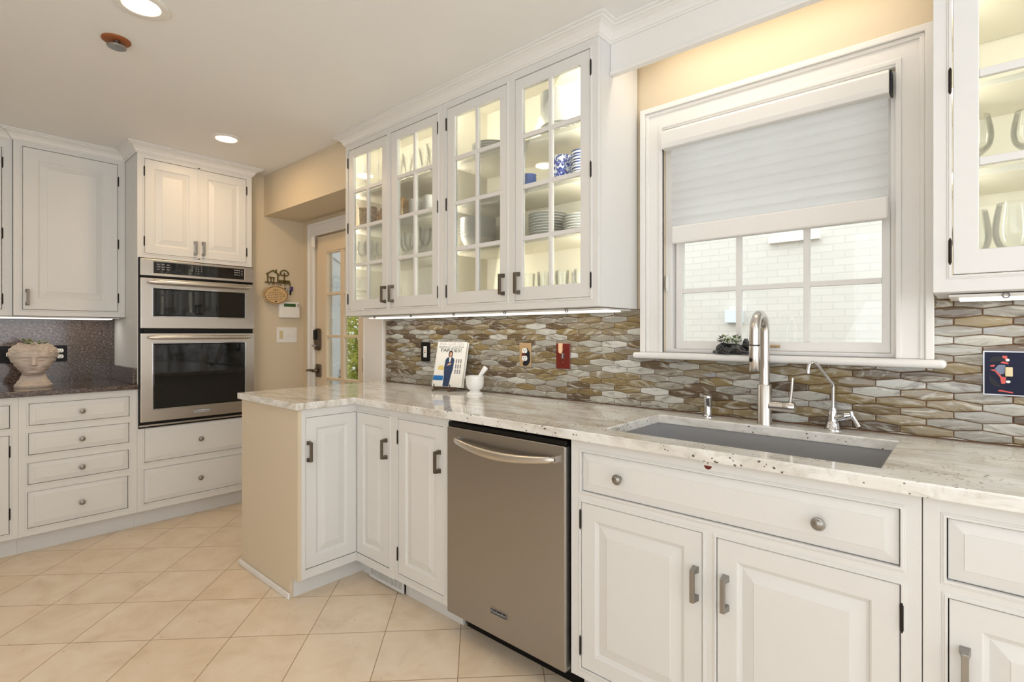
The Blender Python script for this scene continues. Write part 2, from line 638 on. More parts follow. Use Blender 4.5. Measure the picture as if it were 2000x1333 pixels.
    def ball(s, c, rx, ry=None, rz=None, nu=20, nv=12, m=None):
        ry = rx if ry is None else ry
        rz = rx if rz is None else rz
        verts = [(c[0], c[1], c[2] - rz)]
        faces = []
        for j in range(1, nv):
            t = -PI / 2 + PI * j / nv
            for i in range(nu):
                a = 2 * PI * i / nu
                verts.append((c[0] + rx * math.cos(t) * math.cos(a), c[1] + ry * math.cos(t) * math.sin(a), c[2] + rz * math.sin(t)))
        verts.append((c[0], c[1], c[2] + rz))
        for i in range(nu):
            faces.append([0, 1 + (i + 1) % nu, 1 + i])
        for j in range(nv - 2):
            for i in range(nu):
                a = 1 + j * nu
                faces.append([a + i, a + (i + 1) % nu, a + nu + (i + 1) % nu, a + nu + i])
        a = 1 + (nv - 2) * nu
        for i in range(nu):
            faces.append([a + i, a + (i + 1) % nu, len(verts) - 1])
        return s.add(verts, faces, m)

    def prism(s, F, poly, d0, d1, m=None):
        n = len(poly)
        v = [F(u, d0, z) for u, z in poly] + [F(u, d1, z) for u, z in poly]
        f = [list(range(n)), list(range(n, 2 * n))]
        for i in range(n):
            f.append([i, (i + 1) % n, n + (i + 1) % n, n + i])
        return s.add(v, f, m)

    def sweep(s, path, prof, m=None):
        """moulding along a plan path [(x, y)...]; prof = closed [(out, z)...]; outward = right of travel"""
        n = len(path)
        P = [Vector(p) for p in path]
        nr = []
        for i in range(n - 1):
            t = (P[i + 1] - P[i]).normalized()
            nr.append(Vector((t.y, -t.x)))
        verts, faces = [], []
        for i in range(n):
            if i == 0:
                o = nr[0]
            elif i == n - 1:
                o = nr[-1]
            else:
                o = (nr[i - 1] + nr[i]) / (1 + nr[i - 1].dot(nr[i]))
            for q, z in prof:
                verts.append((P[i].x + o.x * q, P[i].y + o.y * q, z))
        k = len(prof)
        for i in range(n - 1):
            for j in range(k):
                faces.append([i * k + j, i * k + (j + 1) % k, (i + 1) * k + (j + 1) % k, (i + 1) * k + j])
        faces.append(list(range(k)))
        faces.append([(n - 1) * k + j for j in range(k)])
        return s.add(verts, faces, m)


def root_matrix(o):
    return Matrix.LocRotScale(o.location, o.rotation_euler, o.scale)


def settags(o, label=None, cat=None, group=None, kind=None):
    if label:
        o['label'] = label
    if cat:
        o['category'] = cat
    if group:
        o['group'] = group
    if kind:
        o['kind'] = kind
    return o


def obj(name, B, mat, parent=None, bevel=0.0, smooth=None, label=None, cat=None, group=None, kind=None, local=False, seg=2, recalc=True, sub=0):
    me = bpy.data.meshes.new(name)
    v = B.v
    org = None
    if parent is None:
        xs, ys, zs = zip(*v)
        org = Vector(((min(xs) + max(xs)) / 2, (min(ys) + max(ys)) / 2, min(zs)))
        v = [(p[0] - org.x, p[1] - org.y, p[2] - org.z) for p in v]
    me.from_pydata(v, [], B.f)
    mats = mat if isinstance(mat, (list, tuple)) else [mat]
    for m in mats:
        me.materials.append(m)
    me.polygons.foreach_set('material_index', B.mi)
    if recalc:
        bm = bmesh.new()
        bm.from_mesh(me)
        bmesh.ops.recalc_face_normals(bm, faces=bm.faces)
        bm.to_mesh(me)
        bm.free()
    if smooth:
        me.polygons.foreach_set('use_smooth', [True] * len(me.polygons))
        me.set_sharp_from_angle(angle=math.radians(smooth))
    me.update()
    o = bpy.data.objects.new(name, me)
    COL.objects.link(o)
    if parent is None:
        o.location = org
    else:
        o.parent = parent
        if not local and parent.parent is None:
            o.matrix_parent_inverse = root_matrix(parent).inverted()
    if bevel:
        b = o.modifiers.new('bevel', 'BEVEL')
        b.width = bevel
        b.segments = seg
        b.limit_method = 'ANGLE'
        b.angle_limit = math.radians(40)
    if sub:
        q = o.modifiers.new('subdivision', 'SUBSURF')
        q.levels = sub
        q.render_levels = sub
    return settags(o, label, cat, group, kind)


def thing(name, label, cat, loc=(0, 0, 0), rot=(0, 0, 0), group=None, kind=None):
    o = bpy.data.objects.new(name, None)
    COL.objects.link(o)
    o.empty_display_size = 0.05
    o.location = loc
    o.rotation_euler = rot
    return settags(o, label, cat, group, kind)


def dup(src, loc, rotz=0.0, label=None, group=None, scale=None):
    r = src.copy()
    COL.objects.link(r)
    r.location = loc
    if rotz:
        r.rotation_euler = (0, 0, rotz)
    if scale:
        r.scale = scale
    settags(r, label, None, group)
    for ch in list(src.children):
        c = ch.copy()
        COL.objects.link(c)
        c.parent = r
        for g in list(ch.children):
            d = g.copy()
            COL.objects.link(d)
            d.parent = c
    return r


def text_mesh(txt, size, F, u, v, d, depth=0.0004, align='CENTER', sx=1.0, B=None):
    """letters as a flat mesh laid on front F with their middle at (u, v)"""
    cu = bpy.data.curves.new('letters', 'FONT')
    cu.body = txt
    cu.size = size
    cu.align_x = align
    cu.align_y = 'CENTER'
    cu.resolution_u = 2
    to = bpy.data.objects.new('letters', cu)
    COL.objects.link(to)
    dg = bpy.context.evaluated_depsgraph_get()
    me = bpy.data.meshes.new_from_object(to.evaluated_get(dg))
    B = B or MB()
    B.add([F(u + p.co.x * sx, d + depth, v + p.co.y) for p in me.vertices], [list(q.vertices) for q in me.polygons])
    bpy.data.objects.remove(to)
    bpy.data.meshes.remove(me)
    bpy.data.curves.remove(cu)
    return B

# ------------------------------------------------------------------ planes of the room (metres)
YB, YW, YU = 1.456, 2.06, 1.734       # base fronts, sink wall, upper fronts
XO, XU, XW = -3.98, -4.274, -4.09     # oven cabinet front, left upper front, wall with the light switches
ZC = 2.47                             # ceiling
CT0, CT1 = 0.900, 0.933               # counter slab
UB, UT = 1.362, 2.468                 # upper cabinets


# ------------------------------------------------------------------ the setting
def struct(name, B, mat, **kw):
    return obj(name, B, mat, kind='structure', **kw)


struct('floor', MB().box(-4.7, 2.4, -2.3, 2.2, -0.05, 0.0), M['floor'])
struct('ceiling', MB().box(-4.7, 2.4, -2.3, 2.2, ZC, ZC + 0.05), M['ceiling'])
struct('wall_left', MB().box(-4.7, -4.6, -2.3, 1.61, 0, ZC).box(-4.7, XW, 1.61, YW, 0, ZC), M['wall'])
struct('wall_back', MB().plate(FY(YW), -4.7, 2.4, 0, ZC, [(-3.885, -3.195, -0.1, 2.024), (-0.962, -0.175, 1.176, 2.105)], -0.14, 0.0), M['wall'])
struct('wall_front', MB().plate(FY(-2.2), -4.7, 2.4, 0, ZC, [(-0.9, 1.8, 0.4, 2.3)], 0.0, 0.1), M['ceiling'])
struct('wall_right', MB().plate(FX(2.3), -2.2, YW, 0, ZC, [(-1.2, 1.6, 0.4, 2.3)], 0.0, 0.1), M['ceiling'])
struct('trim_1', MB().box(XW, -2.905, 1.745, YW, 2.161, ZC), M['wall'])          # bulkhead over the door
CP = [(0, 2.412), (0.005, 2.412), (0.008, 2.418), (0.012, 2.420), (0.016, 2.432), (0.026, 2.444), (0.040, 2.452), (0.048, 2.454), (0.050, 2.459), (0.060, 2.461), (0.060, 2.4695), (0, 2.4695)]
struct('trim_2', MB().sweep([(-2.90, 1.744), (-2.90, YU - .0005), (-1.08, YU - .0005), (-1.08, 1.823), (-0.07, 1.823), (-0.07, YU - .0005), (0.42, YU - .0005)], CP), M['trim'])
struct('trim_3', MB().sweep([(XU - 0.03, -0.3), (XU - 0.03, 0.358), (XU + .0005, 0.358), (XU + .0005, 0.904), (XO + .0005, 0.904), (XO + .0005, 1.611), (XW, 1.611)], CP), M['trim'])
# valance board across the window bay
vb = MB().fbox(FY(1.823), -1.079, -0.071, -0.022, 0.0, 2.296, ZC - 0.001)
vb.fbox(FY(1.823), -1.079, -0.071, -0.024, 0.006, 2.289, 2.304)
struct('trim_4', vb, M['trim'], bevel=0.002)

# door in the sink wall
d1 = thing('door_1', None, None, (-3.54, YW, 0), kind='structure')
cas = MB()
FD = FY(YW)
cas.plate(FD, -3.975, -2.950, 0.0, 2.118, [(-3.885, -3.195, -1, 2.024)], 0.0, 0.016)
cas.plate(FD, -3.98, -2.946, 0.0, 2.125, [(-3.955, -2.968, -1, 2.10)], 0.0, 0.024)
cas.plate(FD, -3.905, -3.175, 0.0, 2.044, [(-3.893, -3.187, -1, 2.032)], 0.0, 0.020)
obj('casing', cas, M['trim'], d1, bevel=0.004)
leaf = MB().plate(FD, -3.872, -3.207, 0.012, 2.014, [(-3.734, -3.288, 0.26, 1.885)], -0.045, -0.004)
mh = []
for r in range(5):
    z1 = 1.885 - r * 0.3265
    z0 = max(z1 - 0.3265, 0.26)
    for a, b in ((-3.734, -3.527), (-3.49, -3.288)):
        mh.append((a + 0.006, b - 0.006, z0 + 0.011, z1 - 0.011))
leaf.plate(FD, -3.734, -3.288, 0.26, 1.885, mh, -0.036, -0.008)
leaf_o = obj('door_leaf', leaf, M['doorpaint'], d1, bevel=0.003)
obj('glass', MB().fbox(FD, -3.732, -3.290, -0.026, -0.022, 0.262, 1.883), M['glass'], leaf_o)
hg = MB()
for z in (0.3, 1.03, 1.82):
    hg.tube([FD(-3.203, 0.004, z - 0.05), FD(-3.203, 0.004, z + 0.05)], 0.007, 10)
    hg.fbox(FD, -3.203, -3.190, 0.0, 0.003, z - 0.048, z + 0.048)
obj('hinge', hg, M['hinge'], leaf_o)
db = MB()
for (w, h, a, b) in ((0.076, 0.172, 0.0, 0.016), (0.066, 0.162, 0.016, 0.024)):
    pl = []
    for cx, cz, s0 in ((1, 1, 0), (-1, 1, 1), (-1, -1, 2), (1, -1, 3)):
        for q in range(6):
            an = (s0 + q / 5) * PI / 2
            pl.append((-3.838 + cx * (w / 2 - 0.025) + 0.025 * math.cos(an), 1.207 + cz * (h / 2 - 0.025) + 0.025 * math.sin(an)))
    db.prism(FD, pl, a, b)
db_o = obj('deadbolt', db, M['pewter'], leaf_o, smooth=40)
obj('keypad_cover', MB().fbox(FD, -3.866, -3.822, 0.022, 0.034, 1.205, 1.282), M['black'], leaf_o, bevel=0.006)
obj('thumb_turn', MB().lathe([(0, 0.024), (0.020, 0.024), (0.020, 0.032), (0.012, 0.036), (0, 0.036)], 20, FD, (-3.842, 1.158)).fbox(FD, -3.860, -3.824, 0.034, 0.046, 1.153, 1.163), M['nickel'], leaf_o, smooth=40)
lv = MB().fbox(FD, -3.866, -3.80, 0.0, 0.010, 0.912, 1.012)
lv.lathe([(0, 0.01), (0.018, 0.01), (0.018, 0.028), (0.012, 0.034), (0.012, 0.05), (0, 0.05)], 18, FD, (-3.84, 0.963))
lv.tube([FD(-3.84, 0.05, 0.963), FD(-3.87, 0.052, 0.966), FD(-3.92, 0.05, 0.963), FD(-3.95, 0.044, 0.958)], [0.010, 0.010, 0.009, 0.007], 10)
obj('lever_handle', lv, M['pewter'], leaf_o, bevel=0.002)

# window over the sink
w1 = thing('window_1', None, None, (-0.57, YW, 1.176), kind='structure')
cs = MB()
cs.plate(FD, -1.055, -0.082, 1.176, 2.205, [(-0.962, -0.175, 0, 2.105)], -0.002, 0.016)
for q, t, dd in ((0.0, 0.022, 0.030), (0.022, 0.036, 0.022), (0.080, 0.096, 0.021)):
    a0, a1, zt = -1.058 + q, -0.079 - q, 2.208 - q
    b0, b1, zb = -1.058 + t, -0.079 - t, 2.208 - t
    cs.plate(FD, a0, a1, 1.176, zt, [(b0, b1, 0, zb)], 0.0, dd)
obj('casing', cs, M['trim'], w1, bevel=0.003)
obj('stool', MB().fbox(FD, -1.082, -0.050, -0.05, 0.055, 1.150, 1.176), M['trim'], w1, bevel=0.0115, seg=4)
jb = MB().plate(FD, -0.962, -0.175, 1.176, 2.105, [(-0.932, -0.178 - 0.012, 1.19, 2.09)], -0.135, -0.014)
obj('jamb', jb, M['trim'], w1, bevel=0.002)


def sash(name, z0, z1, yd, rows):
    B = MB().plate(FD, -0.924, -0.192, z0, z1, [(-0.898, -0.216, z0 + 0.034, z1 - 0.022)], yd - 0.03, yd)
    g0, g1, h0, h1 = -0.898, -0.216, z0 + 0.034, z1 - 0.022
    hs = []
    us = [g0, -0.673, -0.438, g1]
    vs = [h0 + (h1 - h0) * i / rows for i in range(rows + 1)]
    for i in range(3):
        for j in range(rows):
            hs.append((us[i] + (0.010 if i else 0), us[i + 1] - (0.010 if i < 2 else 0), vs[j] + (0.009 if j else 0), vs[j + 1] - (0.009 if j < rows - 1 else 0)))
    B.plate(FD, g0, g1, h0, h1, hs, yd - 0.024, yd - 0.004)
    o = obj(name, B, M['trim'], w1, bevel=0.002)
    obj('glass', MB().fbox(FD, g0 + .001, g1 - .001, yd - 0.016, yd - 0.013, h0 + .001, h1 - .001), M['glass'], o)
    return o


ls = sash('lower_sash', 1.191, 1.660, -0.034, 2)
sash('upper_sash', 1.640, 2.088, -0.068, 2)
obj('sash_lift', MB().tube([FD(-0.585, -0.028, 1.208), FD(-0.58, -0.022, 1.208), FD(-0.53, -0.020, 1.208), FD(-0.525, -0.028, 1.208)], 0.005, 8), M['tan'], ls)
obj('cord_cleat', MB().fbox(FD, -0.955, -0.945, -0.012, 0.0, 1.43, 1.50).fbox(FD, -0.953, -0.947, 0.0, 0.006, 1.445, 1.485), M['white'], w1, bevel=0.002)

# shade
sh = thing('window_shade', 'white sheer shade with soft folds, lowered halfway over the kitchen window', 'window shade', (-0.56, 2.02, 1.62))
hr = MB()
hp = [(0.058, 2.012), (0.062, 2.03), (0.062, 2.075), (0.056, 2.086), (0.0, 2.088), (0.0, 2.012)]
hr.add([FD(x, d, z) for x in (-0.948, -0.188) for d, z in hp], [list(range(6)), list(range(6, 12))] + [[i, (i + 1) % 6, 6 + (i + 1) % 6, 6 + i] for i in range(6)])
obj('headrail', hr, M['trim'], sh, bevel=0.003)
fb = MB()
NZ = 9
pts = []
for i in range(NZ):
    for q in range(8):
        t = q / 8
        z = 2.014 - (i + t) * (2.014 - 1.690) / NZ
        pts.append((0.026 + 0.007 * math.sin(PI * t) ** 0.7 + 0.002 * t, z))
pts.append((0.026, 1.690))
fb.add([FD(x, d, z) for d, z in pts for x in (-0.915, -0.192)], [[2 * i, 2 * i + 1, 2 * i + 3, 2 * i + 2] for i in range(len(pts) - 1)])
obj('fabric', fb, M['sheer'], sh, smooth=50, recalc=False)
obj('bottom_rail', MB().fbox(FD, -0.915, -0.192, 0.018, 0.034, 1.622, 1.694), M['trim'], sh, bevel=0.007)
obj('end_cap', MB().fbox(FD, -0.187, -0.182, 0.004, 0.05, 2.012, 2.085), M['charcoal'], sh)

# ------------------------------------------------------------------ cabinet building
GAP = 0.0022


def frame_mesh(F, u0, u1, z0, z1, holes, bead=True):
    B = MB().plate(F, u0, u1, z0, z1, holes, -0.02, 0.0)
    if bead:
        for a, b, c, d in holes:
            o = 0.010
            for w, h in ((o, 0.0016), (0.006, 0.0034)):
                B.plate(F, max(a - w, u0), min(b + w, u1), max(c - w, z0), min(d + w, z1), [(a, b, c, d)], -0.0005, h)
    return B


def carcass_mesh(F, u0, u1, z0, z1, depth, top=False, back=True):
    t = 0.016
    B = MB()
    B.fbox(F, u0 + .0006, u0 + t, -depth, -0.021, z0, z1)
    B.fbox(F, u1 - t, u1 - .0006, -depth, -0.021, z0, z1)
    B.fbox(F, u0 + t, u1 - t, -depth, -0.021, z0, z0 + t)
    if back:
        B.fbox(F, u0 + t, u1 - t, -depth, -depth + 0.008, z0 + t, z1)
    if top:
        B.fbox(F, u0 + t, u1 - t, -depth, -0.021, z1 - t, z1)
    return B


def cabinet(name, label, cat, F, u0, u1, z0, z1, depth, holes, toe=True, top=False, cm='paint', group=None, open_back=True, tu=None):
    p = F((u0 + u1) / 2, -depth / 2, 0 if toe else z0)
    r = thing(name, label, cat, p, group=group)
    obj('carcass', carcass_mesh(F, u0, u1, z0, z1, depth, top), M[cm], r)
    obj('face_frame', frame_mesh(F, u0, u1, z0, z1, holes), M['paint'], r, bevel=0.0009, seg=1)
    if toe:
        a, b = tu or (u0, u1)
        obj('toe_kick', MB().fbox(F, a, b, -0.096, -0.081, 0.0, z0), M['paint'], r)
    return r


def pull(F, u, z, parent, L=0.094, mat='nickel'):
    B = MB()
    for s_ in (-1, 1):
        zc = z + s_ * (L / 2 - 0.007)
        a, b = 0.0095, 0.006
        v = [F(u + x * a, 0.0, zc + y * a) for x, y in ((-1, -1), (1, -1), (1, 1), (-1, 1))] + \
            [F(u + x * a * 0.85, 0.008, zc + y * a * 0.85) for x, y in ((-1, -1), (1, -1), (1, 1), (-1, 1))] + \
            [F(u + x * b, 0.030, zc + y * b) for x, y in ((-1, -1), (1, -1), (1, 1), (-1, 1))]
        f = [[0, 1, 2, 3], [8, 9, 10, 11]]
        for k in (0, 4):
            f += [[k + i, k + (i + 1) % 4, k + 4 + (i + 1) % 4, k + 4 + i] for i in range(4)]
        B.add(v, f)
    B.fbox(F, u - 0.0062, u + 0.0062, 0.022, 0.032, z - L / 2 + 0.001, z + L / 2 - 0.001)
    return obj('handle', B, M[mat], parent, bevel=0.0012)


def knob(F, u, z, parent):
    B = MB().lathe([(0, 0), (0.008, 0), (0.0065, 0.004), (0.006, 0.012), (0.010, 0.016), (0.0155, 0.018), (0.0165, 0.021), (0.0155, 0.0235), (0.012, 0.024), (0.010, 0.027), (0.005, 0.029), (0, 0.0295)], 24, F, (u, z))
    return obj('knob', B, M['nickel'], parent, smooth=35)


def hinges(F, u, zs, parent):
    for z in zs:
        B = MB().tube([F(u, 0.003, z - 0.034), F(u, 0.003, z - 0.029), F(u, 0.003, z - 0.028), F(u, 0.003, z + 0.028), F(u, 0.003, z + 0.029), F(u, 0.003, z + 0.034)], [0.0012, 0.0028, 0.0036, 0.0036, 0.0028, 0.0012], 10)
        obj('hinge', B, M['hinge'], parent, smooth=40)


RAISED = [(0.0, -0.02), (0.0, -0.0012), (0.0012, 0.0), (0.052, 0.0), (0.056, -0.002), (0.058, -0.0065), (0.064, -0.008), (0.066, -0.0075), (0.094, -0.0015), (0.096, -0.0002), (0.097, -0.0002)]
DRAWER = [(0.0, -0.02), (0.0, -0.007), (0.0015, -0.0055), (0.026, -0.0012), (0.027, 0.0), (0.028, 0.0)]


def door(F, root, a, b, c, d, hu=None, hz=None, hinge=None, hz_list=None, prof=RAISED, mat='nickel', name='door'):
    g = GAP
    o = obj(name, MB().rings(F, a + g, b - g, c + g, d - g, prof), M['paint'], root)
    if hu is not None:
        pull(F, hu, hz, o, mat=mat)
    if hinge is not None:
        hinges(F, hinge, hz_list or (c + 0.085, d - 0.085), o)
    return o


def drawer(F, root, a, b, c, d, knobs):
    g = GAP
    o = obj('drawer', MB().rings(F, a + g, b - g, c + g, d - g, DRAWER), M['paint'], root)
    for u, z in knobs:
        knob(F, u, z, o)
    return o


def glass_door(F, root, a, b, c, d, ga, gb, gc, gd, rows, cols, hu, hz, hinge):
    g = GAP
    B = MB().plate(F, a + g, b - g, c + g, d - g, [(ga, gb, gc, gd)], -0.02, 0.0)
    hs = []
    us = [ga + (gb - ga) * i / cols for i in range(cols + 1)]
    for i in range(cols):
        for j in range(len(rows) - 1):
            hs.append((us[i] + (0.009 if i else 0.0), us[i + 1] - (0.009 if i < cols - 1 else 0.0), rows[j] + (0.010 if j else 0.0), rows[j + 1] - (0.010 if j < len(rows) - 2 else 0.0)))
    B.plate(F, ga, gb, gc, gd, hs, -0.018, -0.002)
    o = obj('door', B, M['paint'], root, bevel=0.0022)
    obj('glass', MB().fbox(F, ga + .0005, gb - .0005, -0.012, -0.0095, gc + .0005, gd - .0005), M['glass'], o)
    if hu is not None:
        pull(F, hu, hz, o, mat='pewter')
    hinges(F, hinge, (1.465, 1.90, 2.30), o)
    return o


FB = FY(YB)
# --- corner cabinet of the peninsula, two leaves meeting in the inner corner
XD = -2.331
F1 = FX(XD)
PX0 = -2.965
cc = thing('corner_cabinet', 'white corner base cabinet with beige end panel and two doors meeting in an inner corner', 'cabinet', (-2.6, 1.6, 0))
ep = [(PX0, 0.0), (-2.412, 0.0), (-2.412, 0.104), (XD, 0.104), (XD, CT0 - .0005), (PX0, CT0 - .0005)]
obj('end_panel', MB().prism(FY(1.148), ep, -0.018, 0.0), M['beige'], cc, label='beige painted end panel')
bm_ = MB().fbox(FY(1.148), PX0 - 0.012, -2.400, 0.0, 0.013, 0.0, 0.03)
obj('shoe_moulding', bm_, M['trim'], cc, bevel=0.005)
obj('face_frame', frame_mesh(F1, 1.166, YB, 0.104, CT0 - .0005, [(1.184, YB - 0.0005, 0.148, 0.861)]), M['paint'], cc, bevel=0.0009, seg=1)
obj('face_frame', frame_mesh(FB, XD + 0.0005, -2.014, 0.104, CT0 - .0005, [(XD + 0.001, -2.048, 0.146, 0.860)]), M['paint'], cc, bevel=0.0009, seg=1)
car = MB().box(PX0, PX0 + 0.016, 1.167, 2.04, 0.0, CT0 - .001)
car.box(PX0 + 0.016, -2.015, 2.02, 2.04, 0.104, CT0 - .001)
car.box(-2.03, -2.015, 1.478, 2.02, 0.104, CT0 - .001)
car.box(PX0 + 0.016, XD - 0.021, 1.167, 2.02, 0.104, 0.12)
car.box(XD - 0.021, -2.03, 1.478, 2.02, 0.104, 0.12)
obj('carcass', car, M['paint'], cc)
obj('toe_kick', MB().box(-2.428, -2.412, 1.167, 1.537, 0.0, 0.104), M['paint'], cc)
obj('toe_kick', MB().box(-2.428, -2.318, 1.537, 1.552, 0.0, 0.104), M['paint'], cc)
obj('toe_kick', MB().box(-2.03, -2.015, 1.537, 1.552, 0.0, 0.104), M['paint'], cc)
dl = door(F1, cc, 1.184, YB - 0.001, 0.148, 0.861, hu=1.2, hz=0.70, mat='pewter')
dr = door(FB, cc, XD + 0.001, -2.048, 0.146, 0.860, hu=-2.075, hz=0.708, mat='pewter')
# floor register in the toe kick
fr = thing('floor_register', 'beige slotted vent grille in the toe kick under the corner cabinet', 'vent', (-2.17, 1.54, 0.0))
Fk = FY(1.522)
sl = [(-2.300 + i * 0.0108, -2.300 + i * 0.0108 + 0.0064, 0.022, 0.070) for i in range(24)]
obj('grille', MB().plate(Fk, -2.317, -2.031, 0.006, 0.1035, sl, -0.004, 0.002), M['paint'], fr)
obj('slot_shade', MB().fbox(Fk, -2.306, -2.042, -0.0145, -0.0062, 0.008, 0.1025), M['dark'], fr)  # near-black block, its colour stands in for the shade inside the slots

# --- narrow cabinet
cb = cabinet('base_cabinet', 'narrow white single-door base cabinet between the corner cabinet and the dishwasher', 'cabinet', FB, -2.0138, -1.632, 0.108, CT0 - .0005, 0.58, [(-1.984, -1.664, 0.143, 0.862)], tu=(-2.0138, -1.632))
door(FB, cb, -1.984, -1.664, 0.143, 0.862, hu=-1.692, hz=0.71, hinge=-1.985, hz_list=(0.235, 0.775), mat='pewter')

# --- dishwasher
dw = thing('dishwasher', 'stainless steel dishwasher with a bowed bar handle, left of the sink cabinet', 'dishwasher', (-1.322, 1.75, 0))
FW = FY(1.436)
obj('tub', MB().box(-1.618, -1.030, 1.475, 2.02, 0.085, 0.868), M['dark'], dw)
obj('door', MB().fbox(FW, -1.624, -1.024, -0.035, 0.0, 0.104, 0.872), M['steel_v'], dw, bevel=0.006, seg=3)
obj('control_strip', MB().fbox(FW, -1.622, -1.026, -0.034, -0.006, 0.8725, 0.890), M['black'], dw, bevel=0.003)
hb = MB()
N = 24
rowsv, fac = [], []
for i in range(N + 1):
    t = i / N
    u = -1.556 + t * 0.502
    e = min(1.0, 0.4 + 16 * min(t, 1 - t))
    z = 0.826 - 0.020 * math.sin(PI * t)
    out = 0.020 + 0.030 * math.sin(PI * t) ** 0.8
    h = 0.0165 * (0.75 + 0.25 * math.sin(PI * t))
    for q in range(12):
        an = 2 * PI * q / 12
        rowsv.append(FW(u, out + 0.009 * e * math.cos(an), z + h * e * math.sin(an)))
for i in range(N):
    for q in range(12):
        fac.append([i * 12 + q, i * 12 + (q + 1) % 12, i * 12 + 12 + (q + 1) % 12, i * 12 + 12 + q])
fac.append(list(range(12)))
fac.append([N * 12 + q for q in range(12)])
hb.add(rowsv, fac)
for u in (-1.550, -1.060):
    hb.fbox(FW, u - 0.006, u + 0.006, 0.0, 0.022, 0.815, 0.837)
obj('handle', hb, M['handlesteel'], dw, smooth=50)
bd = MB().fbox(FW, -1.374, -1.286, 0.0, 0.002, 0.186, 0.212)
bo = obj('badge', bd, M['silver'], dw, bevel=0.001)
obj('badge_panel', MB().fbox(FW, -1.370, -1.290, 0.002, 0.0026, 0.190, 0.208), M['charcoal'], bo)
obj('lettering', text_mesh('KitchenAid', 0.0165, FW, -1.33, 0.1992, 0.0027), M['legend'], bo, recalc=False)
obj('toe_panel', MB().fbox(FW, -1.615, -1.03, -0.125, -0.11, 0.0, 0.098), M['black'], dw)
for x in (-1.60, -1.05):
    obj('foot', MB().tube([(x, 1.56, 0.0), (x, 1.56, 0.06)], 0.012, 10), M['black'], dw)

# --- sink cabinet
sk = cabinet('sink_cabinet', 'wide white sink base cabinet with one long two-knob drawer front over two doors', 'cabinet', FB, -1.014, -0.078, 0.104, CT0 - .0005, 0.58, [(-0.972, -0.116, 0.729, 0.861), (-0.974, -0.564, 0.139, 0.694), (-0.526, -0.115, 0.139, 0.691)])
drawer(FB, sk, -0.972, -0.116, 0.729, 0.861, [(-0.828, 0.797), (-0.275, 0.793)])
door(FB, sk, -0.974, -0.564, 0.139, 0.694, hu=-0.584, hz=0.545, hinge=-0.975, hz_list=(0.213, 0.635))
door(FB, sk, -0.526, -0.115, 0.139, 0.691, hu=-0.500, hz=0.545, hinge=-0.113, hz_list=(0.213, 0.617))
rc = cabinet('base_cabinet', 'white base cabinet right of the sink cabinet, cut off by the right edge', 'cabinet', FB, -0.0765, 0.44, 0.104, CT0 - .0005, 0.58, [(-0.036, 0.40, 0.725, 0.860), (-0.034, 0.40, 0.139, 0.689)])
obj('filler_strip', MB().fbox(FB, -0.0757, -0.047, -0.01, 0.0015, 0.104, CT0 - .0008), M['paint'], rc, bevel=0.001)
drawer(FB, rc, -0.036, 0.40, 0.725, 0.860, [(0.18, 0.793)])
door(FB, rc, -0.034, 0.40, 0.139, 0.689, hu=-0.006, hz=0.545)

# --- granite worktop with the sink cut-out
ct = MB().plate(FZ(CT0), -2.985, 0.46, 1.131, 2.048, [(-2.313, 0.47, 1.0, 1.431), (-0.925, -0.160, 1.522, 1.935)], 0.0, CT1 - CT0)
obj('countertop', ct, M['granite'], bevel=0.004, seg=3, label='white granite worktop with dark flecks, running from the peninsula along the sink', cat='countertop')
# --- undermount sink
sb = MB()
SX0, SX1, SY0, SY1, SZ = -0.935, -0.150, 1.512, 1.945, 0.70
sb.plate(FZ(CT0 - 0.0025), SX0 - 0.012, SX1 + 0.012, SY0 - 0.008, SY1 + 0.012, [(SX0, SX1, SY0, SY1)], 0.0, 0.002)
sb.box(SX0 - 0.002, SX0, SY0, SY1, SZ, CT0 - 0.002)
sb.box(SX1, SX1 + 0.002, SY0, SY1, SZ, CT0 - 0.002)
sb.box(SX0, SX1, SY0 - 0.002, SY0, SZ, CT0 - 0.002)
sb.box(SX0, SX1, SY1, SY1 + 0.002, SZ, CT0 - 0.002)
sb.box(SX0, SX1, SY0, SY1, SZ - 0.002, SZ)
sko = thing('sink', 'stainless steel undermount sink below the window', 'sink', ((SX0 + SX1) / 2, (SY0 + SY1) / 2, SZ - 0.002))
obj('basin', sb, M['sinksteel'], sko)
obj('drain', MB().lathe([(0, 0.0005), (0.03, 0.0005), (0.036, 0.002), (0.044, 0.003), (0.046, 0.0005)], 24, None, ((SX0 + SX1) / 2, 1.80, SZ)), M['nickel'], sko, smooth=40)

# --- upper glass cabinets
ROWS = [1.458, 1.671, 1.897, 2.119, 2.328]


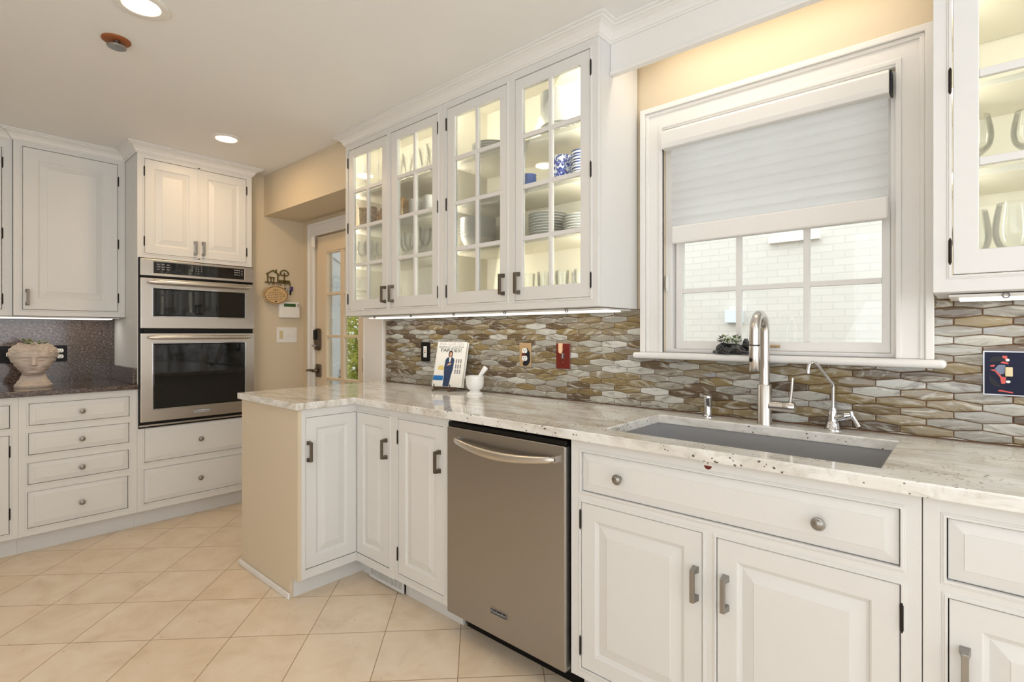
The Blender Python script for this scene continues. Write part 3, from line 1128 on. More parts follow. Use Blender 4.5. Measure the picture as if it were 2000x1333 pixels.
def upper(name, label, u0, u1, holes, group=None):
    r = cabinet(name, label, 'cabinet', FY(YU), u0, u1, UB, UT, 0.316, holes, toe=False, top=True, cm='cream')
    skin = MB()
    for u in (u0 - 0.0, u1 - 0.0006):
        skin.fbox(FY(YU), u, u + 0.0006, -0.316, -0.0205, UB, UT)
    skin.fbox(FY(YU), u0 + 0.001, u1 - 0.001, -0.316, -0.021, UB - 0.0008, UB)
    obj('side_skin', skin, M['paint'], r)
    for z in (1.667, 1.889, 2.109):
        obj('shelf', MB().fbox(FY(YU), u0 + 0.0165, u1 - 0.0165, -0.306, -0.045, z - 0.009, z + 0.009), M['cream'], r, bevel=0.002)
    obj('unseen_strip_light', MB().fbox(FY(YU), u0 + 0.06, u1 - 0.06, -0.0275, -0.0215, 2.40, 2.412), M['striplamp'], r)
    area_light('unseen_strip_glow', ((u0 + u1) / 2, YU + 0.032, 2.405), (PI / 2 - 0.5, 0, 0), u1 - u0 - 0.13, 0.012, 6.0 * (u1 - u0) - 1.6, (1.0, 0.93, 0.78))
    for k, (u, an) in enumerate(((u0 + 0.022, -0.55), (u1 - 0.022, 0.55))):  # side strips added to brighten the lower shelves
        obj('unseen_strip_light', MB().fbox(FY(YU), u - 0.005, u + 0.005, -0.0275, -0.0215, 1.40, 2.42), M['striplamp'], r)
        area_light('unseen_strip_glow', (u, YU + 0.030, 1.91), (PI / 2, 0, an), 0.012, 1.0, 12.0 * (u1 - u0) - 4.0, (1.0, 0.93, 0.80))
    return r


g1 = upper('glass_cabinet', 'white two-door glass wall cabinet nearer the back door, holding glassware and mugs', -2.90, -1.9943, [(-2.868, -2.464, 1.398, 2.378), (-2.430, -2.028, 1.398, 2.378)])
glass_door(FY(YU), g1, -2.868, -2.464, 1.398, 2.378, -2.813, -2.515, 1.458, 2.328, ROWS, 2, -2.483, 1.476, -2.869)
glass_door(FY(YU), g1, -2.430, -2.028, 1.398, 2.378, -2.372, -2.074, 1.458, 2.328, ROWS, 2, -2.410, 1.476, -2.026)
g2 = upper('glass_cabinet', 'white two-door glass wall cabinet left of the window, holding bowls and stacked plates', -1.9937, -1.08, [(-1.960, -1.554, 1.398, 2.378), (-1.510, -1.116, 1.398, 2.378)])
glass_door(FY(YU), g2, -1.960, -1.554, 1.398, 2.378, -1.903, -1.600, 1.458, 2.328, ROWS, 2, -1.578, 1.476, -1.962)
glass_door(FY(YU), g2, -1.510, -1.116, 1.398, 2.378, -1.467, -1.164, 1.458, 2.328, ROWS, 2, -1.487, 1.476, -1.113)
g3 = upper('glass_cabinet', 'white glass wall cabinet right of the window, holding wine glasses', -0.07, 0.42, [(-0.033, 0.385, 1.404, 2.378)])
glass_door(FY(YU), g3, -0.033, 0.385, 1.404, 2.378, 0.019, 0.335, 1.466, 2.328, [1.466, 1.685, 1.905, 2.119, 2.328], 2, None, None, -0.036)


# under-cabinet light channels
def under_light(label, u0, u1, power):
    r = thing('under_cabinet_light', label, 'light', ((u0 + u1) / 2, 1.90, UB - 0.03))
    obj('channel', MB().box(u0, u1, 1.80, 2.03, UB - 0.0095, UB - 0.0035), M['white'], r)
    obj('diffuser', MB().box(u0 + 0.02, u1 - 0.02, 1.86, 1.98, UB - 0.015, UB - 0.0096), M['striplamp'], r, bevel=0.002)
    n = max(2, int((u1 - u0) / 0.3))
    for i in range(n):
        u = u0 + (i + 0.5) * (u1 - u0) / n
        obj('cable_clip', MB().lathe([(0.005, 0.0), (0.008, 0.0), (0.008, 0.004), (0.005, 0.004)], 12, FY(1.80), (u, UB - 0.010), closed=True), M['greyink'], r)
    area_light('under_glow', ((u0 + u1) / 2, 1.92, UB - 0.016), (0, 0, 0), (u1 - u0) - 0.08, 0.08, power, (1.0, 0.93, 0.82))
    return r


under_light('long white light strip under the left glass cabinets, over the tiles', -2.86, -1.10, 1.8)
under_light('white light strip with loose wires under the glass cabinet right of the window', -0.04, 0.40, 0.6)

# --- tiled backsplash
TP, TS, TA, TR_ = 0.129, 0.0196, 0.0086, 0.0282
tb = MB()
tone = []
ZS, UBT = 1.1495, UB - 0.001
REG = [(-2.931, -1.060, CT1 + 0.004, UBT), (-1.060, -0.082, CT1 + 0.004, ZS), (-0.082, 0.46, CT1 + 0.004, UBT)]
LOW = [(-2.931, 0.46, CT1 + 0.004, UBT)]
for a, b, c, d in REG:
    tb.box(a, b, YW - 0.0045, YW - 0.0003, CT1 + 0.0005, d, 1)
tone += [(0, 0, 0)] * (6 * len(REG))


def clip(poly, a, b, c, d):
    for ax, lim, sg in ((0, a, 1), (0, b, -1), (1, c, 1), (1, d, -1)):
        out = []
        for i in range(len(poly)):
            p, q = poly[i], poly[(i + 1) % len(poly)]
            pi, qi = sg * (p[ax] - lim) >= 0, sg * (q[ax] - lim) >= 0
            if pi:
                out.append(p)
            if pi != qi:
                t = (lim - p[ax]) / (q[ax] - p[ax])
                out.append((p[0] + t * (q[0] - p[0]), p[1] + t * (q[1] - p[1])))
        poly = out
        if len(poly) < 3:
            return []
    return poly


rt = random.Random(11)
FT = FY(YW)
for row in range(-15, 3):
    zc = 1.3475 + row * TR_
    off = 0.0 if row % 2 == 0 else TP / 2
    for col in range(-24, 6):
        xc = -0.035 + TP / 2 + col * TP + off
        hw, hs, ha = TP / 2 - 0.0011, TS / 2 - 0.0008, TS / 2 + TA - 0.0010
        hexa = [(xc - hw, zc - hs), (xc, zc - ha), (xc + hw, zc - hs), (xc + hw, zc + hs), (xc, zc + ha), (xc - hw, zc + hs)]
        tn = rt.random()
        sd = rt.random()
        hm = rt.random() ** 1.5
        for reg in (LOW if zc + ha < ZS or xc + hw < -1.06 or xc - hw > -0.082 else REG):
            p = clip(hexa, *reg)
            if not p:
                continue
            cx = sum(q[0] for q in p) / len(p)
            cz = sum(q[1] for q in p) / len(p)
            if max(q[0] for q in p) - min(q[0] for q in p) < 0.004 or max(q[1] for q in p) - min(q[1] for q in p) < 0.004:
                continue
            n = len(p)
            tilt = (rt.random() - 0.5) * 0.0016, (rt.random() - 0.5) * 0.0016
            lay = []
            for sx_, sz_, dd in ((1.0, 1.0, 0.0042), (1.0, 1.0, 0.0066), (0.965, 0.86, 0.0082), (0.6, 0.5, 0.0088)):
                lay += [FT(cx + (q[0] - cx) * sx_, dd + (tilt[0] * (q[0] - cx) / hw + tilt[1] * (q[1] - cz) / ha) * (1 if dd > 0.005 else 0), cz + (q[1] - cz) * sz_) for q in p]
            fs = [[k * n + i, k * n + (i + 1) % n, (k + 1) * n + (i + 1) % n, (k + 1) * n + i] for k in range(3) for i in range(n)]
            fs.append([3 * n + i for i in range(n)])
            tb.add(lay, fs, 0)
            tone += [(tn, sd, hm)] * len(fs)
to = obj('tile_backsplash', tb, [M['tile'], M['grout']], label='backsplash of long olive, brown and grey glass hexagon tiles behind the sink', cat='backsplash')
at = to.data.attributes.new('tile_tone', 'FLOAT_COLOR', 'FACE')
for i, t in enumerate(tone):
    at.data[i].color = (*t, 1.0)

# ------------------------------------------------------------------ oven wall
FO, FU = FX(XO), FX(XU)
ob = cabinet('oven_cabinet', 'tall white cabinet housing the ovens, two doors above and two drawers below', 'cabinet', FO, 0.906, 1.610, 0.112, UT, 0.60, [(0.945, 1.2585, 1.772, 2.384), (1.2585, 1.572, 1.772, 2.384), (0.925, 1.60, 0.655, 1.735), (0.944, 1.572, 0.421, 0.642), (0.941, 1.572, 0.157, 0.380)], top=True)
door(FO, ob, 0.945, 1.2585, 1.772, 2.384, hu=1.236, hz=1.838, hinge=0.943, hz_list=(1.85, 2.30))
door(FO, ob, 1.2585, 1.572, 1.772, 2.384, hu=1.285, hz=1.838, hinge=1.574, hz_list=(1.85, 2.30))
drawer(FO, ob, 0.944, 1.572, 0.421, 0.642, [(1.268, 0.530)])
drawer(FO, ob, 0.941, 1.572, 0.157, 0.380, [(1.266, 0.262)])

FV = FX(XO + 0.002)
ov = thing('wall_oven', 'stainless steel double wall oven with black glass doors and bar handles', 'oven', (XO - 0.27, 1.265, 0.655))
obj('housing', MB().fbox(FO, 0.932, 1.594, -0.55, -0.03, 0.66, 1.73), M['dark'], ov)
obj('mounting_trim', MB().fbox(FV, 0.910, 1.613, 0.0, 0.007, 0.645, 1.742), M['black'], ov)
obj('vent_trim', MB().fbox(FV, 0.912, 1.612, 0.008, 0.016, 0.656, 0.666), M['steel_y'], ov)
FV = FX(XO + 0.009)
cp = obj('control_panel', MB().plate(FV, 0.916, 1.616, 1.627, 1.735, [(0.988, 1.546, 1.645, 1.719)], 0.0, 0.020), M['steel_y'], ov, bevel=0.002)
obj('display', MB().fbox(FV, 0.986, 1.548, 0.004, 0.0205, 1.643, 1.721), M['blackglass'], cp, bevel=0.003)
lg, lg2, lg3 = MB(), MB(), MB()
FG = FX(XO + 0.030)
for r in range(3):
    for c in range(3):
        lg.fbox(FG, 1.005 + c * 0.028, 1.020 + c * 0.028 + (r % 2) * 0.004, 0.0, 0.0004, 1.702 - r * 0.016, 1.705 - r * 0.016)
    for c in range(3):
        lg3.fbox(FG, 1.478 + c * 0.014, 1.487 + c * 0.014, 0.0, 0.0004, 1.705 - r * 0.016, 1.709 - r * 0.016)
    lg3.fbox(FG, 1.522, 1.536, 0.0, 0.0004, 1.703 - r * 0.013, 1.706 - r * 0.013)
    lg2.fbox(FG, 1.205, 1.213, 0.0, 0.0004, 1.705 - r * 0.014, 1.708 - r * 0.014)
for i, ch in enumerate('123456789 0 '):
    if ch != ' ':
        text_mesh(ch, 0.011, FG, 1.232 + (i % 3) * 0.017, 1.708 - (i // 3) * 0.0155, 0.0, B=lg2)
for b_ in (lg, lg2, lg3):
    obj('legend', b_, M['legend'], cp, recalc=False)


def oven_door(name, z0, z1, wz0, wz1, hz):
    o = obj(name, MB().plate(FV, 0.916, 1.616, z0, z1, [(0.985, 1.549, wz0, wz1)], 0.0, 0.026), M['steel_y'], ov, bevel=0.003)
    obj('window', MB().fbox(FV, 0.986, 1.548, 0.002, 0.0235, wz0 + .001, wz1 - .001), M['blackglass'], o, bevel=0.004)
    obj('window_rim', MB().plate(FV, 0.978, 1.556, wz0 - 0.007, wz1 + 0.007, [(0.984, 1.550, wz0 - 0.001, wz1 + 0.001)], 0.0245, 0.0285), M['chrome'], o, bevel=0.001)
    H = MB()
    vv, ff = [], []
    n = 20
    for i in range(n + 1):
        t = i / n
        u = 0.953 + t * 0.63
        e = min(1.0, 0.45 + 14 * min(t, 1 - t))
        dd = 0.062 + 0.014 * math.sin(PI * t)
        for q in range(12):
            an = 2 * PI * q / 12
            vv.append(FV(u, dd + 0.010 * e * math.cos(an), hz + 0.0135 * e * math.sin(an)))
    for i in range(n):
        for q in range(12):
            ff.append([i * 12 + q, i * 12 + (q + 1) % 12, i * 12 + 12 + (q + 1) % 12, i * 12 + 12 + q])
    ff += [list(range(12)), [n * 12 + q for q in range(12)]]
    H.add(vv, ff)
    for u in (0.99, 1.546):
        H.tube([FV(u, 0.026, hz), FV(u, 0.066, hz)], 0.009, 12)
    obj('handle', H, M['handlesteel'], o, smooth=50)
    return o


oven_door('microwave_door', 1.287, 1.611, 1.369, 1.545, 1.585)
od = oven_door('oven_door', 0.686, 1.256, 0.767, 1.187, 1.229)
bo = obj('badge', MB().fbox(FV, 1.218, 1.318, 0.026, 0.0285, 0.713, 0.739), M['silver'], od, bevel=0.001)
obj('badge_panel', MB().fbox(FX(XO + 0.0375), 1.223, 1.313, 0.0, 0.0006, 0.717, 0.735), M['legend'], ov)
obj('lettering', text_mesh('KitchenAid', 0.0175, FX(XO + 0.0382), 1.268, 0.7262, 0.0), M['charcoal'], ov, recalc=False)
obj('vent_slot', MB().fbox(FV, 0.935, 1.60, 0.0, 0.012, 1.258, 1.284), M['black'], ov)

dbc = cabinet('drawer_cabinet', 'white base cabinet of four drawers left of the ovens', 'cabinet', FO, 0.355, 0.9055, 0.112, CT0 - .0005, 0.60, [(0.397, 0.866, 0.732, 0.858), (0.395, 0.864, 0.566, 0.692), (0.393, 0.862, 0.399, 0.523), (0.391, 0.859, 0.152, 0.359)])
for a, b, c, d, k in ((0.397, 0.866, 0.732, 0.858, 0.793), (0.395, 0.864, 0.566, 0.692, 0.628), (0.393, 0.862, 0.399, 0.523, 0.460), (0.391, 0.859, 0.152, 0.359, 0.250)):
    drawer(FO, dbc, a, b, c, d, [(0.630, k)])
lbc = cabinet('base_cabinet', 'white base cabinet with a drawer over a door at the far left edge', 'cabinet', FO, -0.16, 0.3545, 0.112, CT0 - .0005, 0.60, [(-0.12, 0.321, 0.728, 0.857), (-0.12, 0.319, 0.145, 0.690)])
drawer(FO, lbc, -0.12, 0.321, 0.728, 0.857, [(0.1, 0.793)])
door(FO, lbc, -0.12, 0.319, 0.145, 0.690, hu=-0.09, hz=0.55, hinge=0.320, hz_list=(0.255, 0.60))

ul = cabinet('wall_cabinet', 'white single-door wall cabinet over the dark granite counter', 'cabinet', FU, 0.359, 0.9055, UB, UT, 0.316, [(0.398, 0.866, 1.399, 2.384)], toe=False, top=True)
door(FU, ul, 0.398, 0.866, 1.399, 2.384, hu=0.421, hz=1.474, hinge=0.868, hz_list=(1.49, 1.85, 2.27), mat='pewter', prof=[(i if i < 0.05 else i + 0.016, d) for i, d in RAISED])
FU2 = FX(XU - 0.03)
ul2 = cabinet('wall_cabinet', 'white wall cabinet cut off by the left edge, beside the single-door one', 'cabinet', FU2, -0.16, 0.3575, UB - 0.001, UT, 0.286, [(-0.12, 0.313, 1.399, 2.36)], toe=False, top=True)
door(FU2, ul2, -0.12, 0.313, 1.399, 2.36, hinge=0.315, hz_list=(1.46, 1.85, 2.27))
r = thing('under_cabinet_light', 'short white light strip under the wall cabinet beside the ovens', 'light', (-4.42, 0.6, UB - 0.03))
obj('channel', MB().box(-4.575, -4.31, -0.15, 0.88, UB - 0.0085, UB - 0.0025), M['white'], r)
obj('diffuser', MB().box(-4.52, -4.40, -0.12, 0.86, UB - 0.014, UB - 0.0086), M['striplamp'], r, bevel=0.002)
area_light('under_glow', (-4.45, 0.36, UB - 0.017), (0, 0, 0), 0.08, 0.95, 1.6, (1.0, 0.93, 0.82))

# dark counter with its splash-backs
dc = thing('dark_countertop', 'dark brown polished granite counter left of the ovens', 'countertop', (-4.27, 0.35, CT0))
obj('slab', MB().box(-4.598, XO + 0.025, -0.16, 0.9045, CT0, CT1 - 0.002), M['darkgranite'], dc, bevel=0.003)
obj('granite_upstand', MB().box(-4.57, XO - 0.004, 0.884, 0.9045, CT1 - 0.0018, 1.034), M['darkgranite'], bevel=0.002, label='short dark granite upstand on the counter against the side of the oven cabinet', cat='backsplash')
obj('granite_backsplash', MB().box(-4.599, -4.574, -0.16, 0.9045, CT1 - 0.0015, UB - 0.001), M['darkgranite'], label='dark brown speckled granite backsplash below the left wall cabinets', cat='backsplash')

# ------------------------------------------------------------------ ceiling fittings
def downlight(x, y, label, power, warm=(1.0, 0.82, 0.60)):
    r = thing('recessed_light', label, 'ceiling light', (x, y, ZC), group='recessed ceiling lights')
    obj('trim_ring', MB().lathe([(0.058, 0.0), (0.088, 0.0), (0.090, -0.004), (0.084, -0.007), (0.062, -0.006), (0.058, -0.002)], 32, None, (x, y, ZC), closed=True), M['white'], r, smooth=40)
    obj('lens', MB().lathe([(0, -0.004), (0.058, -0.004), (0.058, -0.0005), (0, -0.0005)], 32, None, (x, y, ZC)), M['lamp'], r)
    area_light('downlight_glow', (x, y, ZC - 0.012), (0, 0, 0), 0.11, 0, power, warm, 'DISK')
    return r


downlight(-3.473, 1.252, 'round recessed light in the ceiling near the oven cabinet', 7.0, (1.0, 0.68, 0.36))
downlight(-2.295, 0.535, 'round recessed light at the top edge, near the orange-brown sprinkler plate', 6.0, (1.0, 0.68, 0.36))
vl = thing('valance_light', 'strip light above the sink, hidden behind the valance board', 'light', (-0.57, 1.89, ZC - 0.03))
obj('housing', MB().box(-1.0, -0.15, 1.86, 1.92, ZC - 0.03, ZC - 0.001), M['white'], vl, bevel=0.003)
obj('diffuser', MB().box(-0.98, -0.17, 1.865, 1.915, ZC - 0.036, ZC - 0.0302), M['lamp'], vl, bevel=0.002)
area_light('valance_glow', (-0.57, 1.89, ZC - 0.04), (0, 0, 0), 0.80, 0.05, 1.5, (1.0, 0.88, 0.72))
for x, y in ((-1.0, 0.55), (0.5, 0.55), (-2.3, -1.0), (-0.6, -1.0)):
    downlight(x, y, 'round recessed ceiling light behind the camera', 1.6)
sp = thing('sprinkler', 'fire sprinkler head with an orange-brown ceiling plate', 'sprinkler', (-2.645, 0.53, ZC))
obj('ceiling_plate', MB().lathe([(0, 0), (0.050, 0), (0.050, -0.006), (0.044, -0.010), (0, -0.010)], 32, None, (-2.645, 0.53, ZC)), M['orangewood'], sp, smooth=40)
obj('stem', MB().lathe([(0, -0.01), (0.011, -0.01), (0.009, -0.03), (0, -0.03)], 16, None, (-2.635, 0.53, ZC)).tube([(-2.648, 0.53, ZC - 0.01), (-2.648, 0.53, ZC - 0.032)], 0.003, 8).tube([(-2.622, 0.53, ZC - 0.01), (-2.622, 0.53, ZC - 0.032)], 0.003, 8), M['pewter'], sp)
obj('deflector', MB().lathe([(0, -0.031), (0.033, -0.031), (0.035, -0.033), (0.032, -0.037), (0, -0.038)], 24, None, (-2.635, 0.53, ZC)), M['silver'], sp, smooth=40)

# ------------------------------------------------------------------ switch plates and sockets
def socket_faces(F, root, u, z, dz, mat='white'):
    for s_ in (1, -1):
        zc = z + s_ * dz
        pl = []
        for k in range(24):
            a = 2 * PI * k / 24
            x = 0.0172 * math.cos(a)
            y = max(-0.0125, min(0.0125, 0.0172 * math.sin(a)))
            pl.append((u + x, zc + y))
        o = obj('socket', MB().prism(F, pl, 0.004, 0.0075), M[mat], root, bevel=0.0008)
        for dx in (-0.0063, 0.0063):
            obj('slot', MB().fbox(F, u + dx - 0.0012, u + dx + 0.0012, 0.0074, 0.0078, zc - 0.001, zc + 0.007), M['black'], o)
        obj('slot', MB().lathe([(0, 0.0074), (0.0026, 0.0074), (0.0026, 0.0078), (0, 0.0078)], 12, F, (u, zc - 0.0065)), M['black'], o)


def plate_thing(name, label, cat, F, u0, u1, z0, z1, mat, bev=0.0025):
    r = thing(name, label, cat, F((u0 + u1) / 2, 0, z0))
    obj('cover_plate', MB().fbox(F, u0, u1, 0.0003, 0.005, z0, z1), mat, r, bevel=bev)
    return r


FT2 = FY(YW - 0.0092)
FG1 = FX(-4.574)
p = plate_thing('wall_outlet', 'black wall outlet with two white sockets on the speckled granite behind the bust', 'outlet', FG1, 0.576, 0.647, 1.066, 1.175, M['black'])
socket_faces(FG1, p, 0.6115, 1.1205, 0.0195)
p = plate_thing('switch_plate', 'black multi-switch plate on the granite, half behind the bust planter', 'switch', FG1, 0.205, 0.386, 1.066, 1.175, M['black'])
for u in (0.235, 0.296, 0.357):
    obj('toggle', MB().fbox(FG1, u - 0.006, u + 0.006, 0.005, 0.012, 1.108, 1.132), M['white'], p, bevel=0.002)
p = plate_thing('wall_outlet', 'black outlet with a white grounded insert, leftmost on the tiles beside the cookbook', 'outlet', FT2, -2.553, -2.470, 1.082, 1.202, M['black'])
ins = obj('insert', MB().fbox(FT2, -2.527, -2.496, 0.005, 0.0075, 1.108, 1.176), M['white'], p, bevel=0.001)
obj('test_button', MB().fbox(FT2, -2.516, -2.507, 0.0074, 0.0085, 1.144, 1.151), M['redbright'], ins)
obj('reset_button', MB().fbox(FT2, -2.516, -2.507, 0.0074, 0.0085, 1.133, 1.140), M['black'], ins)
for z in (1.160, 1.118):
    for dx in (-0.006, 0.006):
        obj('slot', MB().fbox(FT2, -2.5115 + dx - 0.001, -2.5115 + dx + 0.001, 0.0074, 0.0078, z - 0.004, z + 0.004), M['black'], ins)
# painted outlet
p = plate_thing('wall_outlet', 'tan outlet plate painted with a black curved shape, middle of the tiled wall', 'outlet', FT2, -1.750, -1.672, 1.085, 1.206, M['tan'])
arc = [(-1.727, 1.099)] + [(-1.710 + 0.033 * math.cos(a), 1.124 + 0.036 * math.sin(a)) for a in [(-0.62 + 0.085 * i) * PI for i in range(9)]] + [(-1.680, 1.158), (-1.695, 1.180), (-1.708, 1.178), (-1.712, 1.15), (-1.716, 1.12)]
obj('painted_shape', MB().prism(FT2, arc, 0.0051, 0.0056), M['charcoal'], p)
obj('painted_shape', MB().prism(FT2, [(-1.735, 1.145), (-1.728, 1.158), (-1.712, 1.158), (-1.712, 1.136), (-1.728, 1.134)], 0.0051, 0.0055), M['red'], p)
socket_faces(FT2, p, -1.713, 1.147, 0.0195)
p = plate_thing('switch_plate', 'dark red switch plate with a peach stripe, left of the window', 'switch', FT2, -1.514, -1.431, 1.084, 1.208, M['red'])
st = [(-1.500, 1.2075)] + [(-1.488 - 0.012 * math.cos(PI * i / 8), 1.170 - 0.012 * math.sin(PI * i / 8)) for i in range(9)] + [(-1.474, 1.2075)]
obj('painted_stripe', MB().prism(FT2, st, 0.0051, 0.0056), M['peach'], p)
obj('toggle', MB().fbox(FT2, -1.477, -1.466, 0.005, 0.014, 1.134, 1.160), M['silver'], p, bevel=0.002)
obj('screw', MB().lathe([(0, 0.005), (0.003, 0.005), (0.003, 0.0065), (0, 0.0065)], 12, FT2, (-1.4715, 1.117)), M['silver'], p)
obj('screw', MB().lathe([(0, 0.005), (0.003, 0.005), (0.003, 0.0065), (0, 0.0065)], 12, FT2, (-1.4715, 1.176)), M['silver'], p)
p = thing('switch_plate', 'navy double switch plate with red painted shapes and silver rim, at the right edge', 'switch', FT2(0.10, 0, 1.078))
obj('rim', MB().plate(FT2, 0.031, 0.166, 1.078, 1.205, [(0.034, 0.163, 1.081, 1.202)], 0.0003, 0.006), M['silver'], p)
obj('cover_plate', MB().fbox(FT2, 0.0341, 0.1629, 0.0003, 0.005, 1.0811, 1.2019), M['navy'], p)


def blob(pts, m, d=0.0055):
    obj('painted_shape', MB().prism(FT2, pts, 0.0051, d), M[m], p)


ell = lambda cx, cz, rx, rz, n=18, a0=0, a1=2 * PI: [(cx + rx * math.cos(a0 + (a1 - a0) * i / n), cz + rz * math.sin(a0 + (a1 - a0) * i / n)) for i in range(n + (1 if a1 - a0 < 6 else 0))]
blob(ell(0.062, 1.176, 0.017, 0.014, 14, 0.1, PI + 0.2), 'charcoal')
blob(ell(0.064, 1.128, 0.020, 0.026, 14, PI * 0.9, PI * 1.6), 'charcoal')
blob([(0.055, 1.152), (0.064, 1.166), (0.078, 1.166), (0.078, 1.142), (0.068, 1.138)], 'greyblue')
blob([(0.068, 1.171), (0.084, 1.168), (0.085, 1.172), (0.072, 1.176)], 'redbright')
blob([(0.070, 1.178), (0.082, 1.176), (0.082, 1.192), (0.072, 1.192)], 'redbright', 0.0053)
blob([(0.046, 1.164), (0.056, 1.166), (0.055, 1.160), (0.047, 1.160)], 'redbright')
blob([(0.046, 1.150), (0.056, 1.153), (0.071, 1.132), (0.080, 1.130), (0.078, 1.112), (0.070, 1.112), (0.067, 1.130), (0.056, 1.147)], 'redbright')
blob([(0.062, 1.090), (0.094, 1.086), (0.094, 1.089), (0.066, 1.094)], 'redbright')
blob(ell(0.132, 1.122, 0.014, 0.016), 'redbright')
blob(ell(0.083, 1.180, 0.004, 0.004, 12), 'white', 0.0058)
blob(ell(0.084, 1.118, 0.005, 0.004, 12), 'white', 0.0058)
obj('rocker', MB().fbox(FT2, 0.0775, 0.0935, 0.005, 0.010, 1.133, 1.160), M['ivory'], p, bevel=0.002)
# wall by the door: key holder, plaque, keypad, switches
FWL = FX(XW)
p = plate_thing('switch_plate', 'white triple switch plate on the wall below the alarm keypad', 'switch', FWL, 1.842, 2.007, 1.181, 1.304, M['white'])
obj('dimmer', MB().fbox(FWL, 1.862, 1.892, 0.005, 0.008, 1.212, 1.276), M['ivory'], p, bevel=0.001)
for u in (1.928, 1.972):
    obj('toggle', MB().fbox(FWL, u - 0.005, u + 0.005, 0.005, 0.016, 1.232, 1.256), M['white'], p, bevel=0.002)
ak = thing('alarm_keypad', 'white alarm keypad with a green display on the wall', 'keypad', FWL(1.935, 0, 1.378))
obj('housing', MB().fbox(FWL, 1.852, 2.018, 0.0005, 0.030, 1.378, 1.506), M['white'], ak, bevel=0.008, seg=3)
obj('cover_flap', MB().fbox(FWL, 1.855, 2.015, 0.030, 0.034, 1.381, 1.448), M['white'], ak, bevel=0.003)
obj('display', MB().fbox(FWL, 1.888, 1.982, 0.029, 0.0325, 1.467, 1.491), M['lcd'], ak)
for z in (1.486, 1.472):
    obj('indicator', MB().fbox(FWL, 1.998, 2.006, 0.030, 0.0325, z - 0.003, z + 0.003), M['charcoal'], ak)
pq = thing('oval_plaque', 'oval tan wooden plaque with dark engraved lines, hung over the keypad corner', 'plaque', FWL(1.819, 0, 1.48))
el = lambda rx, rz, n=40: [(1.819 + rx * math.cos(2 * PI * i / n), 1.553 + rz * math.sin(2 * PI * i / n)) for i in range(n)]
obj('board', MB().prism(FWL, el(0.096, 0.073), 0.036, 0.048), M['plaque'], pq, bevel=0.002)
rim = MB()
a_, b_ = el(0.090, 0.067), el(0.085, 0.062)
n = 40
rim.add([FWL(u, 0.0485, z) for u, z in a_ + b_], [[i, (i + 1) % n, n + (i + 1) % n, n + i] for i in range(n)])
obj('engraved_rim', rim, M['wood'], pq, recalc=False)
tx = MB()
for row, (z, w) in enumerate(((1.596, 0.03), (1.585, 0.05), (1.571, 0.11), (1.558, 0.135), (1.545, 0.14), (1.531, 0.125), (1.517, 0.10))):
    u = 1.819 - w / 2
    rr = random.Random(row)
    while u < 1.819 + w / 2 - 0.006:
        L_ = rr.uniform(0.006, 0.018)
        tx.fbox(FWL, u, min(u + L_, 1.819 + w / 2), 0.0481, 0.0486, z - rr.uniform(0.001, 0.0022), z + rr.uniform(0.001, 0.0022))
        u += L_ + rr.uniform(0.003, 0.007)
tx.prism(FWL, ell(1.816, 1.503, 0.010, 0.006, 14), 0.0481, 0.0486)
obj('engraved_lines', tx, M['ink'], pq)
obj('hanger_cord', MB().tube([FWL(1.790, 0.042, 1.62), FWL(1.80, 0.030, 1.645), FWL(1.815, 0.022, 1.652), FWL(1.83, 0.030, 1.645), FWL(1.845, 0.042, 1.62)], 0.002, 6), M['red'], pq)
kh = thing('key_holder', 'antique brass key rack cut as a house, fence and tree, above the oval plaque', 'key rack', FWL(1.85, 0, 1.64))
kb = MB()
D0, D1 = 0.002, 0.010


def bar(p0, p1, w):
    dx, dz = p1[0] - p0[0], p1[1] - p0[1]
    L_ = math.hypot(dx, dz)
    ox, oz = -dz / L_ * w / 2, dx / L_ * w / 2
    kb.prism(FWL, [(p0[0] + ox, p0[1] + oz), (p1[0] + ox, p1[1] + oz), (p1[0] - ox, p1[1] - oz), (p0[0] - ox, p0[1] - oz)], D0, D1)


bar((1.752, 1.652), (1.952, 1.652), 0.010)
bar((1.772, 1.652), (1.772, 1.720), 0.009)
bar((1.850, 1.652), (1.850, 1.715), 0.009)
bar((1.760, 1.715), (1.812, 1.747), 0.010)
bar((1.812, 1.747), (1.866, 1.710), 0.010)
bar((1.836, 1.73), (1.836, 1.757), 0.011)
bar((1.784, 1.694), (1.826, 1.690), 0.008)
bar((1.797, 1.652), (1.797, 1.694), 0.007)
bar((1.818, 1.652), (1.818, 1.690), 0.007)
for u in (1.866, 1.880, 1.894, 1.912, 1.926, 1.940):
    bar((u, 1.652), (u, 1.678), 0.007)
bar((1.858, 1.668), (1.948, 1.668), 0.006)
bar((1.902, 1.652), (1.902, 1.735), 0.008)
cr = [(1.902, 1.757), (1.925, 1.748), (1.938, 1.728), (1.922, 1.712), (1.902, 1.715), (1.882, 1.712), (1.868, 1.728), (1.879, 1.748)]
for i in range(8):
    bar(cr[i], cr[(i + 1) % 8], 0.009)
obj('silhouette', kb, M['brass'], kh)
for u in (1.775, 1.815, 1.865, 1.905, 1.940):
    obj('hook', MB().tube([FWL(u, 0.006, 1.652), FWL(u, 0.012, 1.638), FWL(u, 0.022, 1.634), FWL(u, 0.026, 1.642)], 0.0022, 6), M['brass'], kh)


